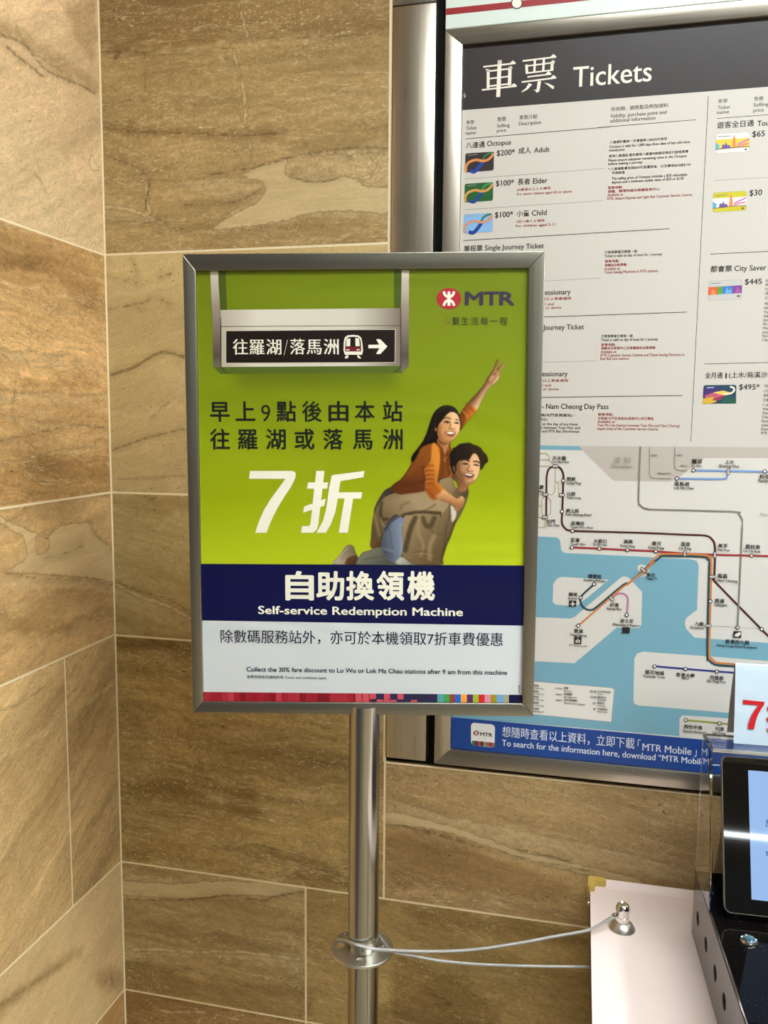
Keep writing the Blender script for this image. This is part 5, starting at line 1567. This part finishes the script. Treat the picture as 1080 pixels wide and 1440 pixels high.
# her front forearm and hand
cv.shape(KB, [(722, 308), (790, 355), (850, 392), (885, 368), (900, 382), (907, 410), (892, 460), (870, 478), (850, 502), (835, 488), (818, 490), (826, 458), (800, 436), (722, 412), (650, 372), (690, 340)], (222, 164, 104), (176, 116, 66), (760, 340), (740, 420))
for q in ([(862, 440), (850, 470), (848, 500)], [(880, 430), (872, 460), (868, 482)], [(896, 410), (890, 440), (884, 462)], [(845, 450), (832, 470), (826, 490)]):
    cv.stroke(KB, q, 0.8, (136, 82, 46), .6, 1)
cv.stroke(KB, [(700, 398), (760, 418), (810, 436)], 2.2, (146, 92, 50), .6, 2); cv.stroke(KB, [(850, 396), (885, 372), (900, 386)], 1.6, (236, 184, 128), .6, 1)
# her hair, neck, face
cv.shape(KA, [(512, 84), (470, 82), (425, 92), (385, 115), (350, 150), (320, 195), (300, 250), (275, 320), (250, 400), (220, 470), (190, 525), (140, 590), (85, 660), (70, 700), (72, 748), (110, 722), (140, 670), (185, 580), (260, 540), (320, 520), (385, 505), (420, 420), (500, 300), (580, 200), (610, 260), (640, 380), (655, 330), (645, 240), (625, 180), (600, 135), (560, 98)], (34, 24, 14), (22, 14, 8), (450, 100), (200, 560))
cv.stroke(KA, [(480, 100), (400, 150), (350, 250), (320, 380), (250, 520)], 2.0, (66, 48, 28), .5, 2)
cv.stroke(KA, [(520, 100), (560, 130), (590, 170)], 2.0, (72, 54, 36), .5, 2)
cv.shape(KA, [(382, 470), (372, 520), (410, 560), (440, 605), (462, 655), (480, 615), (500, 560), (520, 510), (530, 490), (460, 480)], (150, 92, 44), (206, 146, 90), (390, 540), (500, 560))
cv.stroke(KA, [(400, 500), (450, 530), (510, 515)], 3, (104, 58, 26), .7, 2)
fc = cv.shape(KA, [(545, 158), (500, 175), (462, 215), (425, 265), (395, 300), (380, 345), (376, 400), (384, 450), (410, 495), (455, 518), (500, 520), (545, 500), (585, 460), (615, 415), (635, 370), (642, 310), (636, 260), (622, 215), (595, 178)], (184, 122, 66), (240, 188, 130), (390, 420), (600, 300))
cv.stroke(KA, [(400, 330), (392, 420), (420, 490)], 5, (150, 92, 46), .6, 3, fc)
cv.stroke(KA, [(440, 505), (500, 512), (550, 495)], 2.4, (160, 98, 52), .6, 2, fc)
cv.stroke(KA, [(570, 190), (590, 240), (580, 300)], 7, (250, 206, 156), .5, 4, fc)
cv.stroke(KA, [(470, 350), (450, 370)], 6, (222, 160, 104), .6, 4, fc); cv.stroke(KA, [(610, 350), (605, 370)], 4, (244, 194, 140), .6, 3, fc)
cv.stroke(KA, [(450, 238), (485, 226), (525, 240)], 1.3, (58, 36, 20), .8, 1); cv.stroke(KA, [(585, 250), (605, 250), (625, 258)], 1.2, (58, 36, 20), .8, 1)
cv.stroke(KA, [(454, 278), (488, 271), (519, 283)], 1.5, (36, 22, 12), .9, 1); cv.stroke(KA, [(577, 289), (600, 284), (623, 295)], 1.4, (36, 22, 12), .9, 1)
for q_ in ([(484, 281), (494, 282)], [(598, 291), (606, 292)]):
    cv.stroke(KA, q_, 1.7, (26, 16, 10), .95, 0)
cv.stroke(KA, [(462, 290), (490, 293), (514, 291)], 0.8, (120, 70, 40), .6, 1)
cv.stroke(KA, [(545, 260), (552, 310), (560, 340)], 1.6, (250, 204, 150), .6, 1); cv.stroke(KA, [(532, 300), (515, 345), (530, 356)], 1.8, (150, 88, 44), .6, 1)
cv.stroke(KA, [(520, 354), (545, 362), (575, 356)], 1.0, (128, 70, 36), .7, 1)
cv.shape(KA, [(472, 396), (500, 390), (540, 388), (584, 396), (575, 425), (550, 445), (515, 445), (488, 425)], (128, 56, 38), soft=1)
cv.shape(KA, [(482, 400), (520, 394), (575, 400), (562, 416), (525, 420), (496, 414)], (248, 238, 220), soft=1)
cv.stroke(KA, [(490, 428), (520, 448), (560, 440), (580, 418)], 1.5, (186, 100, 72), .8, 1); cv.stroke(KA, [(465, 385), (462, 410), (478, 440)], 1.0, (150, 92, 50), .6, 1)
cv.shape(KA, [(345, 348), (358, 342), (370, 360), (364, 386), (348, 380)], (170, 108, 58), soft=1)
# man's neck, face, hair
cv.shape(KA, [(560, 840), (545, 930), (600, 985), (625, 1085), (700, 1085), (735, 1030), (740, 980), (680, 920)], (104, 66, 36), (160, 106, 62), (570, 900), (700, 1040))
mf = cv.shape(KA, [(600, 745), (650, 712), (740, 680), (800, 640), (840, 665), (868, 725), (872, 800), (860, 870), (835, 930), (800, 975), (765, 1005), (735, 1012), (700, 1000), (655, 955), (610, 905), (585, 850)], (160, 108, 64), (240, 186, 132), (620, 860), (800, 820))
cv.stroke(KA, [(620, 760), (620, 860), (670, 950)], 6, (112, 70, 38), .6, 3, mf); cv.stroke(KA, [(700, 985), (745, 1000), (800, 965)], 3, (140, 86, 48), .6, 2, mf)
cv.stroke(KA, [(790, 650), (770, 700), (775, 740)], 5, (226, 168, 112), .6, 3, mf); cv.stroke(KA, [(700, 820), (690, 850)], 5, (188, 128, 78), .6, 3, mf); cv.stroke(KA, [(840, 820), (830, 870)], 4, (232, 178, 124), .6, 3, mf)
cv.shape(KA, [(752, 520), (710, 522), (660, 528), (625, 540), (590, 570), (555, 585), (545, 620), (520, 650), (518, 700), (525, 780), (540, 850), (572, 880), (595, 840), (600, 770), (640, 722), (700, 712), (745, 718), (775, 670), (805, 640), (842, 662), (868, 720), (876, 790), (874, 838), (905, 815), (930, 770), (965, 742), (962, 700), (945, 655), (915, 630), (880, 580), (830, 552), (790, 540)], (32, 22, 14), (54, 38, 22), (600, 700), (820, 580))
cv.stroke(KA, [(640, 560), (610, 620), (600, 700)], 1.6, (74, 54, 34), .5, 2); cv.stroke(KA, [(760, 560), (790, 600), (800, 640)], 1.8, (92, 68, 42), .6, 2); cv.stroke(KA, [(850, 590), (890, 650), (900, 720)], 1.6, (80, 58, 34), .6, 2)
cv.stroke(KA, [(690, 560), (720, 610), (700, 680)], 1.8, (66, 46, 28), .6, 2); cv.stroke(KA, [(930, 660), (945, 700), (930, 750)], 1.2, (76, 54, 32), .6, 1)
cv.stroke(KA, [(650, 730), (690, 716), (745, 735)], 2.0, (40, 26, 16), .85, 1); cv.stroke(KA, [(800, 742), (835, 738), (868, 756)], 1.8, (40, 26, 16), .85, 1)
cv.stroke(KA, [(664, 769), (700, 761), (736, 772)], 1.5, (36, 22, 14), .9, 1); cv.stroke(KA, [(800, 780), (830, 776), (857, 788)], 1.4, (36, 22, 14), .9, 1)
for q_ in ([(698, 771), (708, 772)], [(828, 784), (836, 785)]):
    cv.stroke(KA, q_, 1.7, (26, 16, 10), .95, 0)
cv.stroke(KA, [(770, 760), (778, 800), (790, 840)], 1.6, (232, 178, 124), .6, 1); cv.stroke(KA, [(748, 790), (720, 836), (740, 850)], 1.8, (108, 64, 34), .6, 1); cv.stroke(KA, [(735, 850), (765, 858), (795, 846)], 1.0, (100, 56, 30), .7, 1)
cv.shape(KA, [(680, 882), (720, 874), (760, 882), (802, 892), (795, 915), (765, 928), (720, 922), (695, 905)], (84, 30, 24), soft=1)
cv.shape(KA, [(688, 886), (722, 880), (765, 888), (792, 898), (770, 908), (725, 902)], (244, 232, 214), soft=1)
cv.stroke(KA, [(690, 912), (730, 940), (785, 930)], 2.0, (180, 104, 76), .8, 1); cv.stroke(KA, [(672, 868), (665, 890), (680, 915)], 1.0, (104, 62, 34), .6, 1)
cv.shape(KA, [(552, 800), (568, 790), (584, 820), (580, 865), (562, 850)], (120, 76, 42), soft=1)
# the picture ends where the navy band begins
yb = 792.6 + (cv.X - 278) * (795.0 - 792.8) / 464
cv.a = np.where(cv.Y > yb, 0, cv.a)
cv.c = np.clip(cv.c, 0, 1) ** 1.08
gm = cv.c.mean(2, keepdims=True); cv.c = np.clip(gm + (cv.c - gm) * 0.88, 0, 1)
lin = np.where(cv.c <= 0.04045, cv.c / 12.92, ((cv.c + 0.055) / 1.055) ** 2.4)
bm = bmesh.new()
lc = bm.verts.layers.float_color.new('paint')
idx = {}
need = np.zeros((cv.h, cv.w), bool)
qa = (cv.a[:-1, :-1] > .03) | (cv.a[1:, :-1] > .03) | (cv.a[:-1, 1:] > .03) | (cv.a[1:, 1:] > .03)
need[:-1, :-1] |= qa; need[1:, :-1] |= qa; need[:-1, 1:] |= qa; need[1:, 1:] |= qa
for j, i in zip(*np.nonzero(need)):
    a, b = PS.loc(cv.X[j, i], cv.Y[j, i])
    v = bm.verts.new((a, b, 2.5 * LAYER)); v[lc] = (*lin[j, i], float(cv.a[j, i])); idx[(j, i)] = v
for j, i in zip(*np.nonzero(qa)):
    bm.faces.new((idx[(j + 1, i)], idx[(j + 1, i + 1)], idx[(j, i + 1)], idx[(j, i)]))
t = NT('printed_photograph')
ca = t.add('Attribute', attribute_name='paint')
poster_gloss(t)
M_PHOTO = t.set(color=ca.outputs['Color'], alpha=ca.outputs['Alpha'])
o = finish('couple_photograph', bm, M_PHOTO, poster, PS.matrix())
o['label'] = 'picture of a woman in orange riding on the back of a man in a tan shirt'

# ------------------------------------------------------------------ white counter against the wall
TZ = 0.7327
TX0, TX1, TY0, TY1 = 0.8888, 1.95, -0.72, -0.0195
table = thing('white_counter', 'white-topped counter against the marble wall, below the notice board', 'counter', ((TX0 + TX1) / 2, (TY0 + TY1) / 2, 0))
M_TOP = plain('white_laminate', rgb(240, 222, 214), 0.42, spec=0.4)
M_EDGE = plain('dark_board_edge', rgb(92, 76, 58), 0.7)  # left edge face, browner and darker than the top
bm = bmesh.new()
box(bm, TX0, TX1, TY0, TY1, TZ - 0.026, TZ, 0.0008, 1)
for f in bm.faces:
    if f.calc_center_median().x < TX0 + 0.0005:
        f.material_index = 1
finish('worktop', bm, [M_TOP, M_EDGE], table)
bm = bmesh.new()                                          # low rounded lip, added to shape the bright reflected band at the wall
prof = [(TY1 - 0.020, TZ - 0.001), (TY1 - 0.012, TZ + 0.0006), (TY1 - 0.007, TZ + 0.003), (TY1 - 0.004, TZ + 0.0065), (TY1 - 0.001, TZ + 0.008), (TY1 + 0.002, TZ + 0.007), (TY1 + 0.002, TZ - 0.001)]
prism(bm, prof, TX0 + 0.001, TX1, axis=0)
finish('reflection_lip', bm, M_TOP, table, recalc=True, smooth=True)
M_YELLOW = plain('yellow_plastic', rgb(206, 176, 86), 0.45)
bm = bmesh.new()
prism(bm, [(TX0 - .003, TY1 + .004), (TX0 + .0260, TY1 + .004), (TX0 + .0270, TY1 - .004), (TX0 + .0262, TY1 - .0125), (TX0 + .0085, TY1 - .0125), (TX0 + .0080, TY1 - .0300), (TX0 - .003, TY1 - .0300)], TZ - 0.0265, TZ + 0.0095)
bmesh.ops.recalc_face_normals(bm, faces=bm.faces[:])
bmesh.ops.bevel(bm, geom=bm.edges[:], offset=0.0016, segments=2, affect='EDGES')
guard = finish('corner_guard', bm, M_YELLOW, table, smooth=True)
guard['label'] = 'yellow plastic corner guard'
bm = bmesh.new()
lathe(bm, [(0, 0), (.0042, 0), (.0042, .0012), (.003, .0028), (0, .0034)], 0, 0, 20)
finish('guard_screw', bm, M_CHROME, guard, Matrix.Translation((TX0 - .0005, TY1 - .044, TZ - .013)) @ Matrix.Rotation(-PI / 2, 4, 'Y'), smooth=True)
M_PANEL = plain('counter_side_panel', rgb(120, 98, 70), 0.6)
for x in (TX0 + 0.07, TX1 - 0.07):
    for y in (TY0 + 0.05, TY1 - 0.06):
        bm = bmesh.new(); box(bm, x - .02, x + .02, y - .02, y + .02, 0, TZ - .026, .002, 1)
        finish('leg', bm, M_PANEL, table)
bm = bmesh.new(); box(bm, TX0 + .09, TX1 - .09, TY1 - .07, TY1 - .05, TZ - .10, TZ - .0265)
finish('apron', bm, M_PANEL, table)

# ------------------------------------------------------------------ cable anchor and steel cable
ax, ay = 0.9362, -0.1425
anchor = thing('cable_anchor', 'shiny domed cable clamp with a flared foot standing on the white counter', 'cable clamp', (ax, ay, TZ))
bm = bmesh.new()
lathe(bm, [(0, TZ), (.0195, TZ), (.0198, TZ + .0012), (.0186, TZ + .0036), (.0150, TZ + .0085), (.0115, TZ + .0112), (.0105, TZ + .0118), (0, TZ + .0118)], ax, ay, 56)
finish('foot', bm, M_SATIN, anchor, smooth=True)
bm = bmesh.new()
lathe(bm, [(0, TZ + .0118), (.0100, TZ + .0118), (.0102, TZ + .0125), (.0102, TZ + .0200), (.0098, TZ + .0204), (.0098, TZ + .0208), (.0102, TZ + .0212), (.0102, TZ + .0278), (0, TZ + .0278)], ax, ay, 48)
finish('barrel', bm, M_CHROME, anchor, smooth=True)
bm = bmesh.new()
lathe(bm, [(0, TZ + .0278), (.0104, TZ + .0278), (.0107, TZ + .0290), (.0106, TZ + .0330), (.0096, TZ + .0368), (.0078, TZ + .0392), (.0060, TZ + .0400), (.0056, TZ + .0396), (.0045, TZ + .0385), (0, TZ + .0380)], ax, ay, 48)
finish('cap', bm, M_CHROME, anchor, smooth=True)
bm = bmesh.new()
cdir = Vector((-0.90, -0.42, 0.05)).normalized()
p0 = Vector((ax, ay, TZ + .0215)) + cdir * 0.008
tube(bm, [p0, p0 + cdir * 0.006], .0042, 20); tube(bm, [p0 + cdir * 0.006, p0 + cdir * 0.0085], .0028, 20)
finish('inlet', bm, M_CHROME, anchor, smooth=True)

t = NT('twisted_steel_wire')
tc = t.add('TexCoord').outputs['Object']
wv = t.add('TexWave', wave_type='BANDS', bands_direction='DIAGONAL'); wv.inputs['Scale'].default_value = 260; t.link(tc, wv.inputs['Vector'])
t.bump(wv.outputs['Fac'], 0.6, 0.0008)
M_CABLE = t.set(color=t.mix(wv.outputs['Fac'], (0.34, 0.33, 0.31, 1), (0.74, 0.73, 0.70, 1)), metal=0.7, rough=0.38)
up_pts = [(473, 1322, -0.306), (484, 1322, -0.322), (497, 1327, -0.337), (512, 1331, -0.3395), (530, 1335, -0.337), (553, 1336.5, -0.325), (600, 1338, -0.305), (660, 1336, -0.280), (720, 1328, -0.250), (780, 1317, -0.215), (830, 1307, -0.178)]
pts = [hit(u, v, 1, y) for u, v, y in up_pts] + [np.array(p0 + cdir * 0.004)]
pts = [np.array(p) for p in pts]
cable = thing('security_cable', 'twisted steel cable from the poster pole to the clamp on the counter', 'cable', pts[2])
bm = bmesh.new(); tube(bm, catmull(pts, False, 8), .0024, 12)
finish('upper_strand', bm, M_CABLE, cable, smooth='all')
lo_pts = [(553, 1338, -0.321), (585, 1345, -0.310), (625, 1352, -0.295), (680, 1356.5, -0.270), (740, 1358.5, -0.245), (800, 1359.5, -0.222), (835, 1360.5, -0.208), (880, 1366, -0.190)]
lo = [np.array([PX - .030, POLE_Y + .006, FLZ + .012]), np.array([PX - .016, POLE_Y + .0225, FLZ + .011]), np.array([PX + .012, POLE_Y + .0245, FLZ + .0095]), np.array([PX + .0285, POLE_Y + .008, FLZ + .0075])] + [hit(u, v, 1, y) for u, v, y in lo_pts]
bm = bmesh.new(); tube(bm, catmull(lo, False, 8), .0021, 12)
finish('lower_strand', bm, M_CABLE, cable, smooth='all')

# ------------------------------------------------------------------ redemption machine on the counter
mh = 0.832                                                # height of its deck
fb = np.array([1.0386, -0.1276]); ff = np.array([1.0515, -0.4600])
fd = (ff - fb) / np.linalg.norm(ff - fb)                  # towards the viewer along its left side
rd = np.array([-fd[1], fd[0]])                            # to its right
if rd[0] < 0:
    rd = -rd
MMW = Matrix(((rd[0], -fd[0], 0, fb[0]), (rd[1], -fd[1], 0, fb[1]), (0, 0, 1, 0), (0, 0, 0, 1)))   # local x right, y away, z up
mach = thing('redemption_machine', 'black tablet kiosk with clear plastic surround on the white counter', 'kiosk', None, W=MMW @ Matrix.Translation((0.15, -0.17, TZ)))
MW_, MD_ = 0.30, 0.345
M_GLOSS = NT('black_gloss_acrylic'); tc = M_GLOSS.add('TexCoord').outputs['Object']
dust = M_GLOSS.step(M_GLOSS.noise(tc, 520, 2, 0.5), 0.72, 0.75)
M_GLOSS = M_GLOSS.set(color=M_GLOSS.mix(M_GLOSS.math('MULTIPLY', dust, 0.5), rgb(12, 10, 9), rgb(150, 146, 140)), rough=0.05, spec=0.10)
M_SIDE = plain('brown_black_side', rgb(60, 51, 46), 0.14, spec=0.45)
# left side with round holes, then the rest of the case
nh = 5
hy = [-0.040, -0.105, -0.170, -0.2275, -0.290]
bm = plate([[(-MD_, TZ + .0005), (0, TZ + .0005), (0, mh), (-MD_, mh)]] + [circle_pts(y, 0.7795 + 0.0018 * i, 0.0104, 28) for i, y in enumerate(hy)], 0.004)
# plate is in (y, z): stand it up on the left face
sidew = MMW @ Matrix.Translation((0.002, 0, 0)) @ Matrix(((0, 0, -1, 0), (1, 0, 0, 0), (0, 1, 0, 0), (0, 0, 0, 1)))
side = finish('side_panel', bm, M_SIDE, mach, sidew)
side['label'] = 'dark brown side panel with a row of round holes'
bm = bmesh.new()
box(bm, MW_ - .004, MW_, -MD_, 0, TZ + .0005, mh - .004); box(bm, .004, MW_ - .004, -.004, 0, TZ + .0005, mh - .004); box(bm, .004, MW_ - .004, -MD_, -MD_ + .004, TZ + .0005, mh - .004); box(bm, .012, MW_ - .004, -MD_ + .004, -.004, TZ + .0005, TZ + .004)
finish('case', bm, M_GLOSS, mach, MMW)
bm = bmesh.new(); box(bm, 0.0042, MW_, -MD_, 0, mh - .004, mh, .0006, 1)
finish('deck', bm, M_GLOSS, mach, MMW)
# push button
bc = MMW.inverted() @ Vector([float(c) for c in hit(1053, 1324, 2, mh)])
bm = bmesh.new()
lathe(bm, [(0, mh + .0001), (.0112, mh + .0001), (.0112, mh + .0015), (.0096, mh + .0042), (.0078, mh + .0046), (.0074, mh + .0040), (0, mh + .0040)], bc.x, bc.y, 48)
btn = finish('push_button', bm, M_CHROME, mach, MMW, smooth=True)
btn['label'] = 'domed chrome push button'
bm = bmesh.new()
lathe(bm, [(0, mh + .0041), (.0070, mh + .0041), (.0062, mh + .0052), (0, mh + .0054)], bc.x, bc.y, 40)
finish('button_cap', bm, plain('screen_tinted_button_cap', rgb(70, 110, 118), 0.15, metal=0.6), btn, MMW, smooth=True)  # teal reflection of the screen painted into the cap colour
# tablet leaning back on the deck
TILT = math.radians(20)
pt = hit(1024, 1284, 2, 0.8433 + 0.0)
lt = MMW.inverted() @ Vector([1.0654, -0.2531, 0.8433])
TW = MMW @ Matrix.Translation((lt.x, lt.y, lt.z)) @ Matrix(((1, 0, 0, 0), (0, math.sin(TILT), -math.cos(TILT), 0), (0, math.cos(TILT), math.sin(TILT), 0), (0, 0, 0, 1)))   # local x right, y up the screen, z out
PT = Plane(TW.translation, TW.col[0][:3], TW.col[1][:3])
tl = [PT.loc(*p) for p in ((1013.5, 1061), (1022, 1284))]
tx0 = (tl[0][0] + tl[1][0]) / 2 - 0.001
ty0, ty1 = PT.loc(1030, 1284.5)[1], PT.loc(1030, 1063)[1]
tw_ = 0.245
TM = PT.matrix()


def rounded(x0, x1, y0, y1, r, n=6):
    out = []
    for cx, cy, a0 in ((x1 - r, y1 - r, 0), (x0 + r, y1 - r, 90), (x0 + r, y0 + r, 180), (x1 - r, y0 + r, 270)):
        for k in range(n + 1):
            a = math.radians(a0 + 90 * k / n); out.append((cx + r * math.cos(a), cy + r * math.sin(a)))
    return out


bm = bmesh.new(); prism(bm, rounded(tx0, tx0 + tw_, ty0, ty1, .009), -0.009, -0.0003)
tab = finish('tablet', bm, plain('tablet_rim', rgb(120, 112, 100), 0.3, metal=0.7), mach, TM, recalc=True)
tab['label'] = 'black bordered tablet with a lit pale blue screen'
bm = bmesh.new(); prism(bm, rounded(tx0 + .0013, tx0 + tw_ - .0013, ty0 + .0013, ty1 - .0013, .008), -0.0004, 0.0)
tg = NT('black_tablet_glass')
M_TGLASS = tg.set(color=rgb(10, 9, 8), rough=0.03, spec=0.6)
finish('bezel_glass', bm, M_TGLASS, tab, TM, recalc=True)
sx0 = (PT.loc(1050.5, 1083)[0] + PT.loc(1058.5, 1265)[0]) / 2
sy0, sy1 = PT.loc(1058.5, 1265)[1], PT.loc(1050.5, 1083)[1]
tg = NT('lit_screen')
M_SCREEN = tg.set(color=rgb(12, 12, 14), rough=0.03, spec=0.6, emit=rgb(160, 196, 246), power=0.92)
bm = bmesh.new(); prism(bm, [(sx0, sy0), (tx0 + tw_ - (sx0 - tx0), sy0), (tx0 + tw_ - (sx0 - tx0), sy1), (sx0, sy1)], 0.0, 0.0003)
scr = finish('screen', bm, M_SCREEN, tab, TM, recalc=True)
pp = Print(PT)
pp.text('於', 1076.5, 1088, 1163, (30, 34, 60), 4, 11, 0.0)
pp.done('screen_lettering', tab)
pp = Print(PT)
pp.text('t', 1076.8, 1080.4, 1203, (30, 34, 60), 4, 8.5, 0.012)
pp.done('screen_lettering', tab)
# black wedge bracket behind the tablet
bm = bmesh.new()
prism(bm, [(-.118, mh), (-.020, mh), (-.050, mh + .070), (-.060, mh + .110), (-.075, mh + .110), (-.108, mh + .035)], 0.022, 0.25, axis=0)
finish('tablet_bracket', bm, M_GLOSS, mach, MMW, recalc=True)
# clear surround
t = NT('clear_acrylic')
M_CLEAR = t.set(color=(0.97, 0.975, 0.96, 1), rough=0.0, trans=1.0, ior=1.47)
topz = 1.0460
bm = bmesh.new()
prism(bm, [(-.112, mh + .0005), (-.004, mh + .0005), (-.004, topz), (-.056, topz), (-.090, mh + .110)], 0.0005, 0.0045, axis=0)
bmesh.ops.recalc_face_normals(bm, faces=bm.faces[:])
bmesh.ops.bevel(bm, geom=bm.edges[:], offset=0.0006, segments=1, affect='EDGES')
o = finish('surround_side', bm, M_CLEAR, mach, MMW); o['label'] = 'clear plastic side'
bm = bmesh.new()
box(bm, .0048, MW_ - .001, -.058, -.004, topz - .006, topz, .0007, 1)
o = finish('surround_top', bm, M_CLEAR, mach, MMW); o['label'] = 'clear plastic top'
bm = bmesh.new()
prism(bm, [(-.004, mh + .0005), (-.0005, mh + .0005), (-.0005, topz), (-.004, topz)], .0048, MW_ - .001, axis=0)
bmesh.ops.recalc_face_normals(bm, faces=bm.faces[:])
o = finish('surround_back', bm, M_CLEAR, mach, MMW); o['label'] = 'clear plastic back'
bm = bmesh.new()
prism(bm, [(-.060, topz - .024), (-.056, topz - .024), (-.052, topz - .0065), (-.058, topz - .0065)], .0048, MW_ - .001, axis=0)
bmesh.ops.recalc_face_normals(bm, faces=bm.faces[:])
o = finish('surround_lip', bm, M_CLEAR, mach, MMW); o['label'] = 'clear plastic front lip'

# ------------------------------------------------------------------ folded paper card on top of the machine
c0 = MMW.inverted() @ Vector([float(v) for v in hit(1031.5, 1045, 2, topz + .0006)])
card = thing('tent_card', 'folded pale blue card with a red seven standing on the kiosk', 'card', None, W=MMW @ Matrix.Translation((c0.x + .06, c0.y + .02, topz)))
t = NT('glossy_pale_blue_paper')
tc = t.add('TexCoord').outputs['Object']
t.bump(t.noise(t.mapped(tc, (6, 20, 20)), 1.0, 2), 0.35, 0.01)
M_CARD = t.set(color=rgb(196, 214, 226), rough=0.22, spec=0.5)
M_CARD_IN = plain('paper_inside', rgb(186, 176, 160), 0.7)
ch_ = 0.1130
bz = topz + .0004
prof = [(0, bz)]
lean = 0.014
for k in range(1, 9):
    f = k / 8
    prof.append((lean * f - 0.0015 * math.sin(PI * f), bz + ch_ * f * 0.985))
for k in range(1, 6):
    a = PI * (1 - k / 6)
    prof.append((lean + .0022 + .0022 * math.cos(a), bz + ch_ * .985 + .0022 * math.sin(a)))
for k in range(0, 8):
    f = k / 7
    prof.append((lean + .0044 + 0.027 * f + 0.004 * math.sin(PI * f), bz + (ch_ * .985) * (1 - f)))
bm = bmesh.new()
th_ = .0003
cw_ = 0.125
rows = []
for i, p in enumerate(prof):
    a = np.array(prof[max(i - 1, 0)]); b = np.array(prof[min(i + 1, len(prof) - 1)]); d = (b - a) / np.linalg.norm(b - a); n = np.array([d[1], -d[0]])
    q = np.array(p) + n * th_
    rows.append([bm.verts.new((x, c0.y + y, z)) for (y, z), x in (((p[0], p[1]), c0.x), ((p[0], p[1]), c0.x + cw_), ((q[0], q[1]), c0.x + cw_), ((q[0], q[1]), c0.x))])
for A, B_ in zip(rows, rows[1:]):
    for k in range(4):
        f = bm.faces.new((A[k], A[(k + 1) % 4], B_[(k + 1) % 4], B_[k])); f.material_index = 1 if k == 2 else 0
bm.faces.new(rows[0]); bm.faces.new(rows[-1][::-1])
finish('folded_sheet', bm, [M_CARD, M_CARD_IN], card, MMW, recalc=True, smooth=True)
fu = MMW.to_3x3() @ Vector((1, 0, 0)); fv = MMW.to_3x3() @ Vector((0, lean, ch_ * .985)).normalized()
fo = MMW @ Vector((c0.x, c0.y - .0024, bz))
PC = Plane(fo, fu, fv)
pr = Print(PC)
KC9 = crop(1000, 910, 9.6)
pr.poly(KC9([(432, 710), (720, 738), (716, 778), (672, 842), (628, 925), (600, 1010), (580, 1112), (495, 1100), (512, 1010), (548, 915), (596, 840), (642, 786), (432, 770)]), (196, 30, 38), 1)
pr.text('折', 1078.5, 1110, 1028, (196, 30, 38), 1, 42, 0.03)
o = pr.done('card_lettering', card); o['label'] = 'red seven and Chinese sign'
